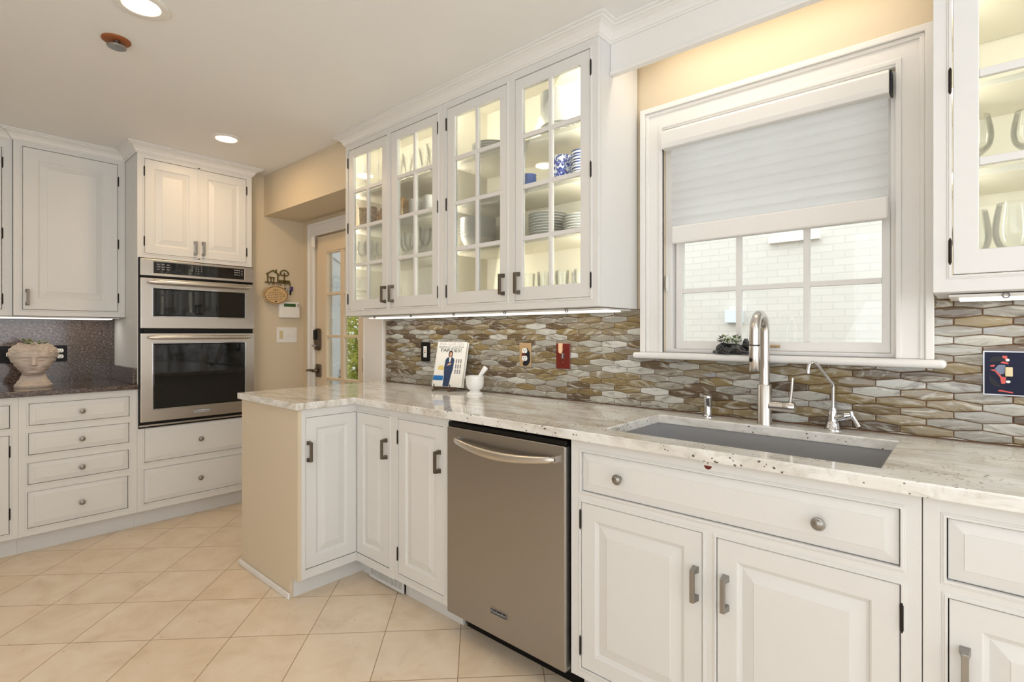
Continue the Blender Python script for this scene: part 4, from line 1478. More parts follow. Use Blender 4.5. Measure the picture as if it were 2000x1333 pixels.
def keys(label, u, items, cat='keys'):
    r = thing('key_bunch', label, cat, FWL(u, 0.022, 1.634), group=None)
    obj('ring', MB().tube([FWL(u + 0.010 * math.cos(a), 0.021, 1.626 + 0.012 * math.sin(a)) for a in [2 * PI * i / 16 for i in range(17)]], 0.0013, 6, caps=False), M['silver'], r)
    for nm, du, z0, z1, w, m in items:
        obj(nm, MB().prism(FWL, [(u + du - w / 2, z1), (u + du + w / 2, z1), (u + du + w / 2 * 0.7, z0 + 0.004), (u + du, z0), (u + du - w / 2 * 0.8, z0 + 0.006)], 0.014, 0.0195), M[m], r, bevel=0.001)


keys('bunch of keys with a black fob hanging from the key rack, right of the plaque', 1.905, [('fob', -0.004, 1.575, 1.615, 0.016, 'black'), ('key', 0.008, 1.590, 1.615, 0.008, 'silver')])
keys('bunch of keys with a purple tag at the right end of the key rack', 1.942, [('tag', 0.014, 1.590, 1.628, 0.024, 'purple'), ('key', -0.008, 1.565, 1.615, 0.012, 'silver'), ('fob', 0.004, 1.560, 1.60, 0.016, 'black')])
ds = thing('door_sensor', 'small white alarm sensor at the top corner of the back door', 'sensor', FD(-3.885, 0.016, 1.925))
obj('magnet', MB().fbox(FD, -3.898, -3.880, 0.0245, 0.040, 1.94, 2.01), M['white'], ds, bevel=0.003)
obj('housing', MB().fbox(FD, -3.876, -3.844, 0.0245, 0.045, 1.925, 2.015), M['white'], ds, bevel=0.004)
so = thing('sticker', 'small round red and white sticker under the worktop edge on the sink cabinet', 'sticker', FB(-0.549, 0, 0.872))
FSK = FY(YB - 0.0002)
obj('paper', MB().prism(FSK, ell(-0.549, 0.886, 0.012, 0.0125, 24), 0.0, 0.0006), M['paper'], so)
obj('red_half', MB().prism(FSK, ell(-0.549, 0.886, 0.0112, 0.0118, 16, PI * 1.03, PI * 1.97), 0.0006, 0.0009), M['red'], so)
obj('black_mark', text_mesh('X', 0.011, FSK, -0.549, 0.8915, 0.0008), M['ink'], so, recalc=False)

# ------------------------------------------------------------------ worktop objects
# book on its easel
book = thing('cookbook', 'cookbook with a woman in a navy suit on its pale cover, standing on an easel', 'book', (-2.195, 1.937, 0.9565), (-0.25, 0, 0.262))
L0 = FY(0.0)
W2, H2 = 0.0985, 0.258
obj('cover', MB().fbox(L0, -W2, W2, -0.003, 0.0, 0, H2).fbox(L0, -W2, W2, -0.024, -0.021, 0, H2).fbox(L0, -W2, -W2 + 0.003, -0.024, 0, 0, H2), M['coverback'], book, local=True)
obj('pages', MB().fbox(L0, -W2 + 0.003, W2 - 0.004, -0.021, -0.003, 0.003, H2 - 0.003), M['paper'], book, local=True)


def pr(name, pts, m, d=0.0005):
    obj(name, MB().prism(L0, pts, 0.0001, d), M[m], book, local=True)


pr('printed_door', [(0.035, 0.02), (0.085, 0.02), (0.085, 0.165), (0.035, 0.165)], 'paper', 0.0003)
for a in (0.040, 0.055, 0.070):
    for b in (0.075, 0.105, 0.135):
        pr('printed_pane', [(a, b), (a + 0.009, b), (a + 0.009, b + 0.024), (a, b + 0.024)], 'greychina', 0.0004)
pr('printed_flowers', ell(-0.052, 0.105, 0.022, 0.016), 'yellowprint', 0.0004)
pr('printed_flowers', ell(-0.056, 0.078, 0.026, 0.016), 'paper', 0.0005)
pr('printed_bench', [(-0.096, 0.035), (-0.030, 0.035), (-0.030, 0.062), (-0.096, 0.062)], 'blueprint', 0.0005)
for a in (-0.095, -0.072, -0.052):
    pr('printed_bench', [(a, 0.006), (a + 0.012, 0.006), (a + 0.012, 0.034), (a, 0.034)], 'paper', 0.0004)
pr('printed_trousers', [(-0.026, 0.002), (0.014, 0.002), (0.022, 0.085), (-0.026, 0.085)], 'navyprint', 0.0006)
pr('printed_jacket', [(-0.028, 0.07), (0.022, 0.07), (0.028, 0.10), (0.030, 0.155), (0.018, 0.168), (-0.016, 0.168), (-0.028, 0.155), (-0.032, 0.11)], 'navyprint', 0.0007)
pr('printed_blouse', [(-0.003, 0.140), (0.004, 0.140), (0.008, 0.170), (-0.006, 0.170)], 'paper', 0.0009)
pr('printed_hands', [(-0.018, 0.118), (0.010, 0.126), (0.014, 0.136), (-0.006, 0.134)], 'skin', 0.0009)
pr('printed_hair', ell(0.001, 0.186, 0.0145, 0.021), 'ink', 0.0008)
pr('printed_face', ell(0.002, 0.185, 0.0088, 0.0135), 'skin', 0.0010)
obj('lettering', text_mesh('INA GARTEN', 0.026, L0, 0.0, 0.245, 0.0004, sx=1.08), M['pinkink'], book, local=True, recalc=False)
obj('lettering', text_mesh('BAREFOOT CONTESSA', 0.0155, L0, 0.0, 0.2275, 0.0004, sx=1.05), M['greyink'], book, local=True, recalc=False)
obj('lettering', text_mesh('PARTIES!', 0.030, L0, 0.0, 0.208, 0.0004, sx=1.22), M['ink'], book, local=True, recalc=False)
es = thing('book_easel', 'dark brown wooden easel under the cookbook', 'easel', (-2.195, 1.937, CT1), (0, 0, 0.262))
obj('ledge', MB().box(-0.075, 0.060, -0.020, 0.022, 0.011, 0.0195), M['wood'], es, bevel=0.002, local=True)
for x in (-0.065, 0.040):
    obj('leg', MB().tube([(x - 0.012, -0.030, 0.004), (x + 0.005, -0.022, 0.008), (x + 0.018, -0.008, 0.013), (x + 0.03, 0.008, 0.015)], [0.004, 0.005, 0.005, 0.004], 8), M['wood'], es, local=True)
    obj('peg', MB().tube([(x, -0.017, 0.018), (x, -0.026, 0.026), (x, -0.027, 0.040)], 0.003, 8), M['wood'], es, local=True)
obj('back_strut', MB().tube([(0, 0.03, 0.014), (0, 0.055, 0.06), (0, 0.083, 0.14)], 0.003, 8), M['wood'], es, local=True)
# mortar and pestle
mo = obj('mortar', MB().lathe([(0, 0), (0.043, 0), (0.044, 0.004), (0.041, 0.010), (0.030, 0.015), (0.026, 0.021), (0.030, 0.026), (0.041, 0.035), (0.047, 0.052), (0.0485, 0.068), (0.0480, 0.083), (0.0505, 0.094), (0.0495, 0.098), (0.045, 0.0975), (0.043, 0.085), (0.040, 0.06), (0.028, 0.038), (0, 0.034)], 40, None, (-1.955, 1.925, CT1)), M['china'], smooth=40, label='white stone mortar on the worktop in front of the cookbook', cat='mortar')
pe = MB().lathe([(0, 0), (0.010, 0.003), (0.0145, 0.010), (0.0145, 0.022), (0.011, 0.035), (0.0095, 0.06), (0.0105, 0.085), (0.013, 0.105), (0.0145, 0.118), (0.012, 0.126), (0, 0.128)], 20, None, (0, 0, 0))
Rm = Matrix.Translation((-1.966, 1.915, CT1 + 0.0415)) @ Matrix.Rotation(0.68, 4, Vector((-0.6606, 0.7508, 0)).cross(Vector((0, 0, 1))).cross(Vector((0, 0, 1))).normalized() * 1.0)
Rm = Matrix.Translation((-1.966, 1.917, CT1 + 0.0415)) @ Matrix.Rotation(0.62, 4, Vector((-0.6606, 0.7508, 0)))
pe.v = [tuple(Rm @ Vector(q)) for q in pe.v]
obj('pestle', pe, M['china'], smooth=40, label='white pestle leaning out of the mortar to the right', cat='pestle')
# main faucet
fx, fy = -0.5465, 1.984
fa = thing('kitchen_faucet', 'tall brushed steel pull-down faucet with an arched spout behind the sink', 'faucet', (fx, fy, CT1))
obj('body', MB().lathe([(0, 0), (0.0245, 0), (0.0245, 0.004), (0.0235, 0.006), (0.0235, 0.138), (0.0215, 0.141), (0, 0.141)], 32, None, (fx, fy, CT1)), M['faucetsteel'], fa, smooth=40)
tp = [(fx, fy, CT1 + 0.135), (fx, fy, CT1 + 0.25), (fx, fy, 1.262)]
R_ = 0.058
for i in range(1, 15):
    a = PI * i / 14
    tp.append((fx, fy - R_ + R_ * math.cos(a), 1.262 + R_ * math.sin(a)))
tp.append((fx, fy - 2 * R_, 1.215))
obj('spout', MB().tube(tp, 0.0168, 20), M['faucetsteel'], fa, smooth=50)
hd_ = obj('spray_head', MB().lathe([(0, 0), (0.0155, 0), (0.0178, 0.004), (0.0178, 0.085), (0.0168, 0.088), (0, 0.088)], 28, None, (fx, fy - 2 * R_, 1.126)), M['faucetsteel'], fa, smooth=40)
obj('collar', MB().lathe([(0, 0), (0.0172, 0), (0.0172, 0.003), (0, 0.003)], 28, None, (fx, fy - 2 * R_, 1.2145)), M['black'], fa, smooth=40)
obj('spray_button', MB().ball((fx - 0.006, fy - 2 * R_ - 0.0165, 1.166), 0.006, 0.003, 0.007, 14, 8), M['black'], hd_, smooth=60)
obj('handle_hub', MB().tube([(fx + 0.018, fy, 1.0), (fx + 0.060, fy, 1.0), (fx + 0.0605, fy, 1.0), (fx + 0.062, fy, 1.0), (fx + 0.095, fy, 1.0), (fx + 0.098, fy, 1.0)], [0.0185, 0.0185, 0.0178, 0.0185, 0.0185, 0.0165], 28), M['faucetsteel'], fa, smooth=40)
obj('lever', MB().tube([(fx + 0.082, fy, 1.015), (fx + 0.086, fy, 1.05), (fx + 0.090, fy, 1.103)], [0.0055, 0.005, 0.0045], 12), M['faucetsteel'], fa, smooth=60)
# filtered water faucet
qx, qy = -0.342, 2.018
wf = thing('filter_faucet', 'small chrome filtered-water faucet with a thin bent spout, right of the main faucet', 'faucet', (qx, qy, CT1))
obj('body', MB().lathe([(0, 0), (0.0275, 0), (0.0275, 0.003), (0.0225, 0.007), (0.0205, 0.020), (0.0165, 0.027), (0.0150, 0.03), (0.0155, 0.040), (0.014, 0.055), (0.011, 0.068), (0.0095, 0.074), (0, 0.075)], 32, None, (qx, qy, CT1)), M['chrome'], wf, smooth=50)
obj('spout', MB().tube([(qx, qy, 1.0), (qx, qy, 1.075), (qx - 0.001, qy - 0.002, 1.086), (qx - 0.006, qy - 0.010, 1.096), (qx - 0.034, qy - 0.056, 1.150), (qx - 0.039, qy - 0.064, 1.157), (qx - 0.046, qy - 0.074, 1.160), (qx - 0.052, qy - 0.082, 1.156), (qx - 0.055, qy - 0.087, 1.144), (qx - 0.056, qy - 0.089, 1.130)], 0.0052, 14), M['chrome'], wf, smooth=60)
obj('aerator', MB().lathe([(0, 0), (0.0065, 0), (0.0065, 0.012), (0, 0.012)], 16, None, (qx - 0.056, qy - 0.089, 1.124)), M['chrome'], wf, smooth=40)
obj('valve_arm', MB().tube([(qx, qy, 0.973), (qx + 0.02, qy - 0.006, 0.977), (qx + 0.022, qy - 0.007, 0.9775), (qx + 0.038, qy - 0.011, 0.983), (qx + 0.040, qy - 0.012, 0.984), (qx + 0.055, qy - 0.015, 0.988)], [0.013, 0.012, 0.0145, 0.0125, 0.0145, 0.010], 16), M['chrome'], wf, smooth=50)
obj('lever', MB().tube([(qx + 0.052, qy - 0.014, 0.999), (qx + 0.058, qy - 0.016, 0.987), (qx + 0.068, qy - 0.020, 0.968), (qx + 0.076, qy - 0.023, 0.954)], [0.008, 0.0055, 0.0062, 0.0075], 12), M['chrome'], wf, smooth=60)
sd = obj('soap_dispenser', MB().lathe([(0, 0), (0.0205, 0), (0.0205, 0.003), (0.016, 0.006), (0.0138, 0.010), (0.0138, 0.068), (0.0148, 0.071), (0.0148, 0.080), (0.013, 0.083), (0, 0.083)], 28, None, (-0.757, 2.005, CT1)), M['chrome'], smooth=40, label='short chrome cylinder behind the sink, left of the faucet', cat='air gap')


# bust planter
def bust():
    B = MB()
    nz, na = 120, 144
    zt = 0.262
    fp = [(0, .080), (.010, .083), (.028, .066), (.045, .050), (.060, .045), (.070, .050), (.080, .076), (.092, .091), (.105, .094), (.13, .096), (.165, .099), (.20, .106), (.222, .104), (.242, .088), (.262, .062)]
    sp_ = [(0, .086), (.010, .088), (.030, .076), (.048, .064), (.066, .058), (.076, .053), (.086, .053), (.096, .060), (.112, .071), (.135, .083), (.165, .097), (.19, .107), (.205, .109), (.228, .103), (.247, .088), (.262, .064)]
    bp = [(0, .080), (.02, .072), (.05, .055), (.09, .062), (.13, .085), (.18, .105), (.22, .100), (.262, .060)]

    def ip(t, z):
        for (a, b), (c, d) in zip(t, t[1:]):
            if z <= c:
                k = (z - a) / (c - a)
                k = k * k * (3 - 2 * k)
                return b + (d - b) * k
        return t[-1][1]
    G = lambda x, s: math.exp(-(x / s) ** 2)
    rowsv = []
    for j in range(nz + 1):
        z = zt * j / nz
        row = []
        for i in range(na):
            a = 2 * PI * i / na
            c, s_ = math.cos(a), math.sin(a)
            rx = ip(fp, z) if c > 0 else ip(bp, z)
            ry = ip(sp_, z)
            r_ = 1 / math.sqrt((c / rx) ** 2 + (s_ / ry) ** 2)
            y = r_ * s_           # sideways distance on the face
            f = 1.0 if c > 0 else 0.0
            # nose: grows downward, ends above the lip
            if 0.128 < z < 0.19:
                t = (0.19 - z) / 0.056
                amp = 0.006 + 0.020 * min(t, 1.0)
                if z < 0.137:
                    amp *= (z - 0.128) / 0.009
                r_ += f * amp * G(y, 0.0085 + 0.004 * min(t, 1))
            r_ += f * 0.0085 * G(y, 0.019) * (G(z - 0.1205, 0.0045) + 0.95 * G(z - 0.1105, 0.0045))
            r_ -= f * 0.005 * G(y, 0.024) * G(z - 0.1155, 0.0022)
            r_ -= f * 0.003 * G(y, 0.016) * G(z - 0.102, 0.004)
            r_ += f * 0.006 * G(y, 0.020) * G(z - 0.089, 0.009)
            for sg in (-1, 1):
                ey = y - sg * 0.036
                r_ -= f * 0.014 * G(ey, 0.017) * G(z - 0.168, 0.013)
                r_ += f * 0.012 * G(ey, 0.013) * G(z - 0.1655, 0.0068)
                r_ -= f * 0.006 * G(ey, 0.015) * G(z - 0.1590, 0.0024)
                r_ += f * 0.006 * G(ey, 0.022) * G(z - 0.186 + 0.18 * abs(ey) ** 1.2, 0.004)
                r_ += f * 0.004 * G(y - sg * 0.046, 0.022) * G(z - 0.138, 0.016)
            hl = 0.212 - 0.012 * (abs(y) / 0.06) ** 2
            side = abs(math.atan2(s_, c))
            if side > 0.75:
                hl = 0.205 - (side - 0.75) * 0.10
            if z > hl:
                k = min(1.0, (z - hl) / 0.018)
                k = k * k * (3 - 2 * k)
                cur = math.sin(a * 13 + 5 * math.sin(z * 85 + 2 * math.sin(a * 5))) * math.cos(z * 170 + 1.6 * math.sin(a * 9))
                r_ += k * (0.0035 + 0.0055 * cur)
            zz = z
            if j == nz:
                zz = z + 0.010 * math.sin(a * 7 + 1) * math.cos(a * 3)
            row.append((r_ * c, r_ * s_, zz))
        rowsv.append(row)
    inner = [(p[0] * 0.8, p[1] * 0.8, p[2] - 0.004) for p in rowsv[-1]]
    deep = [(p[0] * 0.72, p[1] * 0.72, 0.225) for p in rowsv[-1]]
    allr = rowsv + [inner, deep]
    verts = [v for r_ in allr for v in r_]
    faces = []
    for j in range(len(allr) - 1):
        for i in range(na):
            faces.append([j * na + i, j * na + (i + 1) % na, (j + 1) * na + (i + 1) % na, (j + 1) * na + i])
    faces.append(list(range(na)))
    faces.append([(len(allr) - 1) * na + i for i in range(na)])
    ca, sa = math.cos(-0.10), math.sin(-0.10)
    B.add([(-4.262 + x * ca - y * sa, 0.447 + x * sa + y * ca, CT1 - 0.002 + z) for x, y, z in verts], faces)
    return B


obj('bust_planter', bust(), M['stone'], smooth=60, label='pale stone planter shaped as a head with closed eyes and curly hair', cat='planter')


def leaf_cluster(B, c, n, rad, hgt, ln, seed, wid=0.35, up=0.5):
    rr = random.Random(seed)
    for _ in range(n):
        a = rr.uniform(0, 2 * PI)
        q = rr.uniform(0, rad)
        p0 = Vector((c[0] + q * math.cos(a), c[1] + q * math.sin(a), c[2] + rr.uniform(0, hgt)))
        d = Vector((math.cos(a + rr.uniform(-.8, .8)), math.sin(a + rr.uniform(-.8, .8)), rr.uniform(up - 0.5, up + 0.5))).normalized()
        w = d.cross(Vector((rr.uniform(-.4, .4), rr.uniform(-.4, .4), 1))).normalized()
        L_ = ln * rr.uniform(0.6, 1.2)
        nn = w.cross(d).normalized()
        m_ = p0 + d * L_ * 0.5 + nn * L_ * 0.10
        B.add([p0, m_ + w * L_ * wid, p0 + d * L_, m_ - w * L_ * wid, m_ - nn * L_ * 0.12], [[0, 1, 4], [1, 2, 4], [2, 3, 4], [3, 0, 4]])
    return B


sc_ = thing('potted_plant', 'low green plant growing from the top of the stone head planter', 'plant', (-4.262, 0.447, CT1 + 0.224))
obj('soil', MB().lathe([(0, 0), (0.045, 0), (0.045, 0.006), (0, 0.012)], 20, None, (-4.262, 0.447, CT1 + 0.224)), M['soil'], sc_)
obj('leaves', leaf_cluster(MB(), (-4.262, 0.447, CT1 + 0.232), 46, 0.05, 0.045, 0.034, 5, 0.34, 0.3), M['leaf'], sc_, recalc=False)


# sleeping cat planter on the window stool
def cat_mesh():
    B = MB()
    x0, y0, z0 = -0.661, 2.031, 1.1765
    B.ball((x0 - 0.015, y0, z0 + 0.016), 0.062, 0.026, 0.020)
    B.ball((x0 - 0.045, y0, z0 + 0.020), 0.030, 0.027, 0.024)
    B.ball((x0 - 0.015, y0 + 0.004, z0 + 0.026), 0.045, 0.022, 0.016)
    B.ball((x0 + 0.045, y0 + 0.002, z0 + 0.034), 0.024, 0.020, 0.019)
    B.ball((x0 + 0.055, y0 - 0.012, z0 + 0.028), 0.011, 0.010, 0.009)
    for dy in (-0.010, 0.013):
        B.lathe([(0, 0), (0.009, 0), (0.005, 0.009), (0, 0.017)], 12, None, (x0 + 0.036, y0 + dy, z0 + 0.046))
    B.tube([(x0 - 0.045, y0 - 0.018, z0 + 0.030), (x0 - 0.030, y0 - 0.026, z0 + 0.012), (x0 - 0.012, y0 - 0.030, z0 + 0.0065)], [0.012, 0.009, 0.006], 10)
    B.tube([(x0 + 0.010, y0 - 0.018, z0 + 0.024), (x0 + 0.030, y0 - 0.025, z0 + 0.011), (x0 + 0.055, y0 - 0.028, z0 + 0.0065)], [0.011, 0.008, 0.006], 10)
    B.tube([(x0 - 0.072, y0 + 0.008, z0 + 0.010), (x0 - 0.076, y0 - 0.012, z0 + 0.008), (x0 - 0.055, y0 - 0.027, z0 + 0.007)], [0.007, 0.007, 0.005], 10)
    return B


ck = obj('cat_planter', cat_mesh(), M['catblack'], smooth=70, label='glossy black sleeping-cat planter on the window stool', cat='planter')
rmod = ck.modifiers.new('remesh', 'REMESH')
rmod.mode = 'VOXEL'
rmod.voxel_size = 0.0016
rmod.use_smooth_shade = True
pt = thing('potted_plant', 'small leafy succulents growing from the back of the black cat planter', 'plant', (-0.681, 2.033, 1.213))
for i, (dx, m_, n, ln, up) in enumerate(((-0.030, 'leafpurple', 26, 0.016, 0.5), (-0.008, 'leaf', 16, 0.018, 0.3), (0.022, 'leafdark', 22, 0.015, 0.7))):
    st = MB()
    rr = random.Random(40 + i)
    for k in range(5):
        a = rr.uniform(0, 6.28)
        st.tube([(-0.681 + dx, 2.033, 1.212), (-0.681 + dx + 0.012 * math.cos(a), 2.033 + 0.010 * math.sin(a), 1.232 + rr.uniform(0, 0.012))], 0.0010, 6)
    obj('stems', st, M['leafdark'], pt)
    obj('leaves', leaf_cluster(MB(), (-0.681 + dx, 2.033, 1.219), n, 0.014, 0.026, ln, 60 + i, 0.36, up), M[m_], pt, recalc=False)

# ------------------------------------------------------------------ dishes behind the glass doors
S0, S1, S2, S3 = UB + 0.0164, 1.6763, 1.8983, 2.1183
ORD = ['first', 'second', 'third', 'fourth', 'fifth', 'sixth', 'seventh', 'eighth', 'ninth', 'tenth']


def plate_prof(r, h=0.016):
    return [(0, 0), (r * 0.58, 0), (r * 0.60, 0.002), (r * 0.68, h * 0.5), (r * 0.97, h), (r, h * 0.96), (r * 0.98, h * 0.85), (r * 0.70, h * 0.30), (r * 0.62, -0.0), (r * 0.60, 0.0)][:6] + [(r * 0.98, h + 0.0015), (r * 0.66, h * 0.5 + 0.002), (r * 0.56, 0.004), (0, 0.004)]


def bowl_prof(r, h):
    return [(0, 0), (r * 0.45, 0), (r * 0.48, 0.003), (r * 0.80, h * 0.45), (r * 0.97, h * 0.9), (r, h), (r * 0.97, h), (r * 0.92, h * 0.88), (r * 0.74, h * 0.45), (r * 0.42, 0.006), (0, 0.005)]


def tumbler_prof(r0, r1, h):
    t = 0.002
    return [(0, 0), (r0, 0), (r0 + (r1 - r0) * 0.3, h * 0.3), (r1, h), (r1 - t * 0.6, h + 0.0006), (r1 - t, h), (r0 + (r1 - r0) * 0.3 - t, h * 0.3), (r0 - t, 0.008), (0, 0.008)]


def smooth_prof(p, n=4):
    out = []
    for i in range(len(p) - 1):
        p0, p1, p2, p3 = p[max(i - 1, 0)], p[i], p[i + 1], p[min(i + 2, len(p) - 1)]
        for q in range(n):
            t = q / n
            out.append(tuple(max(0.0, 0.5 * (2 * b + (c - a) * t + (2 * a - 5 * b + 4 * c - d) * t * t + (3 * b - a - 3 * c + d) * t ** 3)) if j == 0 else
                             0.5 * (2 * b + (c - a) * t + (2 * a - 5 * b + 4 * c - d) * t * t + (3 * b - a - 3 * c + d) * t ** 3)
                             for j, (a, b, c, d) in enumerate(zip(p0, p1, p2, p3))))
    out.append(p[-1])
    return [p[0]] + out[1:]


def stack(kind, x, y, z, r, n, dz, mat, label, cat, group, h=0.016):
    pf = plate_prof(r, h) if kind == 'plate' else bowl_prof(r, h)
    B = MB().lathe(pf, 40, None, (x, y, z))
    first = None
    for i in range(n):
        lb = label.format('lowest' if i == 0 else ('topmost' if i == n - 1 else ORD[i] + ' from the bottom'))
        if first is None:
            first = obj(cat.replace(' ', '_'), B, M[mat], smooth=35, label=lb, cat=cat.split(' ')[-1], group=group)
        else:
            dup(first, (first.location.x, first.location.y, z + i * dz), label=lb)
    return z + (n - 1) * dz


def row(name, B, mat, spots, label, cat, group):
    first = None
    for i, (x, y, z) in enumerate(spots):
        lb = label.format(ORD[i])
        if first is None:
            B2 = MB()
            B2.v = [(p[0] + x, p[1] + y, p[2] + z) for p in B.v]
            B2.f, B2.mi = B.f, B.mi
            first = obj(name, B2, mat, smooth=40, label=lb, cat=cat, group=group)
            base = first.location.copy()
        else:
            dup(first, (base.x + x - spots[0][0], base.y + y - spots[0][1], base.z + z - spots[0][2]), label=lb)


# first cabinet (doors nearest the back door)
row('champagne_flute', MB().lathe([(0, 0), (0.028, 0), (0.028, 0.002), (0.005, 0.006), (0.004, 0.07), (0.015, 0.085), (0.022, 0.12), (0.021, 0.20), (0.0198, 0.20), (0.0205, 0.12), (0.013, 0.088), (0, 0.082)], 24), M['tumbler'], [(-2.825, 1.83, S3), (-2.745, 1.88, S3)], 'clear champagne flute on the top shelf behind the leftmost glass door, {} from left', 'glass', 'champagne flutes on the top shelf')
mg = []
bl = MB().lathe([(0, 0), (0.026, 0), (0.029, 0.004), (0.012, 0.010), (0.008, 0.022), (0.010, 0.030), (0, 0.031)], 24)
for i, (x, y) in enumerate(((-2.52, 1.85), (-2.43, 1.85), (-2.29, 1.86), (-2.20, 1.84))):
    lb = 'tall flared glass with a blue foot on the top shelf, {} from the left'.format(ORD[i])
    if i == 0:
        r0 = thing('blue_footed_glass', lb, 'glass', (x, y, S3), group='blue-footed glasses on the top shelf')
        obj('foot', bl, M['blueglass'], r0, local=True, smooth=50)
        obj('bowl', MB().lathe([(0, 0.031), (0.008, 0.031), (0.012, 0.05), (0.022, 0.10), (0.036, 0.165), (0.0348, 0.1652), (0.0205, 0.10), (0.0105, 0.052), (0, 0.040)], 28), M['tumbler'], r0, local=True, smooth=50)
    else:
        dup(r0, (x, y, S3), label=lb)
row('gold_tumbler', MB().lathe(tumbler_prof(0.026, 0.030, 0.125), 24), M['gold'], [(-2.795, 1.792, S2), (-2.733, 1.812, S2), (-2.80, 1.90, S2), (-2.714, 1.885, S2), (-2.464, 1.85, S2), (-2.417, 1.792, S2)], 'gold patterned tall tumbler on the second shelf from the top, {} in the row', 'tumbler', 'gold tumblers on the second shelf')


def mug(x, y, z, label, first=None):
    if first:
        return dup(first, (x, y, z), label=label)
    r_ = thing('white_mug', label, 'mug', (x, y, z), group='white mugs on the second shelf')
    obj('body', MB().lathe([(0, 0), (0.037, 0), (0.040, 0.004), (0.040, 0.100), (0.0385, 0.101), (0.037, 0.100), (0.037, 0.008), (0, 0.007)], 32), M['china'], r_, local=True, smooth=40)
    obj('handle', MB().tube([(0.037, 0, 0.080), (0.058, 0, 0.078), (0.066, 0, 0.058), (0.060, 0, 0.034), (0.038, 0, 0.024)], 0.0045, 10), M['china'], r_, local=True, smooth=60)
    return r_


m0 = mug(-2.317, 1.82, S2, 'white mug beside the gold tumblers behind the second glass door')
mug(-2.185, 1.82, S2, 'white mug at the right edge of the second glass door', m0)
row('shot_glass', MB().lathe(tumbler_prof(0.020, 0.023, 0.075), 20), M['tumbler'], [(-2.27, 1.92, S2)], 'small clear glass between the two white mugs', 'glass', None)
wg = MB().lathe([(0, 0), (0.030, 0), (0.030, 0.002), (0.006, 0.006), (0.004, 0.03), (0.006, 0.045), (0.024, 0.062), (0.031, 0.085), (0.030, 0.115), (0.026, 0.140), (0.0247, 0.140), (0.0287, 0.115), (0.0295, 0.085), (0.022, 0.064), (0, 0.052)], 24)
row('wine_glass', wg, M['tumbler'], [(-2.797, 1.785, S1), (-2.735, 1.79, S1), (-2.80, 1.86, S1), (-2.725, 1.865, S1), (-2.665, 1.92, S1)], 'clear stemmed glass on the third shelf behind the leftmost door, {} in the group', 'glass', 'stemmed glasses behind the leftmost door')
row('goblet', MB().lathe([(0, 0), (0.032, 0), (0.034, 0.002), (0.008, 0.008), (0.006, 0.05), (0.018, 0.062), (0.030, 0.09), (0.034, 0.155), (0.0325, 0.155), (0.0285, 0.09), (0.016, 0.066), (0, 0.058)], 24), M['tumbler'], [(-2.475, 1.87, S1), (-2.40, 1.84, S1), (-2.30, 1.83, S1), (-2.225, 1.81, S1), (-2.22, 1.90, S1)], 'clear goblet on the third shelf behind the second glass door, {} from the left', 'glass', 'goblets behind the second glass door')
stack('plate', -2.785, 1.862, S0, 0.085, 3, 0.010, 'greychina', 'grey plate at the bottom of the leftmost glass cabinet, {} of three', 'plate', 'grey plates behind the leftmost glass door', 0.013)
stack('plate', -2.545, 1.88, S0, 0.072, 2, 0.010, 'darkchina', 'charcoal saucer on the bottom shelf between the first two glass doors, {} of two', 'saucer', 'charcoal saucers', 0.012)
stack('bowl', -2.30, 1.865, S0, 0.066, 5, 0.011, 'greychina', 'grey bowl stacked on the bottom shelf behind the second door, {}', 'bowl', 'grey bowls on the bottom shelf', 0.030)
# second cabinet
stack('plate', -1.80, 1.89, S3, 0.098, 6, 0.012, 'china', 'white plate on the top shelf, third glass door, {}', 'plate', 'white plates on the top shelf, third door', 0.017)
row('brass_dish', MB().lathe(bowl_prof(0.038, 0.022), 28), M['brass'], [(-1.757, 1.808, S2)], 'small brass dish alone on the second shelf behind the third glass door', 'dish', None)
t = stack('bowl', -1.878, 1.872, S1, 0.088, 1, 0.02, 'china', 'deep white serving bowl under the stacked bowls behind the third door', 'serving bowl', None, 0.060)
stack('bowl', -1.878, 1.872, S1 + 0.0345, 0.092, 6, 0.0165, 'china', 'white bowl stacked behind the third glass door, {} above the deep bowl', 'bowl', 'white bowls behind the third glass door', 0.042)
stack('plate', -1.745, 1.97, S1, 0.055, 4, 0.011, 'darkchina', 'dark saucer right of the white bowls behind the third door, {}', 'saucer', 'dark saucers behind the third glass door', 0.012)
row('glass_dish', MB().lathe(bowl_prof(0.030, 0.030), 24), M['tumbler'], [(-1.87, 1.80, S0), (-1.80, 1.83, S0), (-1.73, 1.795, S0)], 'small clear glass dish on the bottom shelf behind the third door, {} from left', 'dish', 'small glass dishes')
row('glass_ball', MB().ball((0, 0, 0.028), 0.028, 0.028, 0.028, 20, 14), M['tumbler'], [(-1.70, 1.90, S0)], 'clear glass ball on the bottom shelf behind the third glass door', 'ball', None)
t = stack('plate', -1.362, 1.885, S3, 0.096, 4, 0.012, 'china', 'white plate under the large bowls behind the fourth door, {}', 'plate', 'white plates on the top shelf, fourth door', 0.017)
stack('bowl', -1.362, 1.885, t + 0.018, 0.098, 5, 0.020, 'china', 'large white bowl on the plates, top shelf behind the fourth door, {}', 'bowl', 'large white bowls on the top shelf', 0.062)
row('blue_canister', MB().lathe([(0, 0), (0.058, 0), (0.062, 0.004), (0.062, 0.128), (0.060, 0.132), (0.056, 0.132), (0.056, 0.01), (0, 0.009)], 36), M['bluepattern'], [(-1.352, 1.875, S2)], 'blue and white floral canister on the second shelf behind the fourth door', 'canister', None)
stack('bowl', -1.235, 1.845, S2, 0.040, 5, 0.022, 'check', 'blue striped cup stacked at the right edge of the fourth door, {}', 'cup', 'blue striped cups', 0.040)
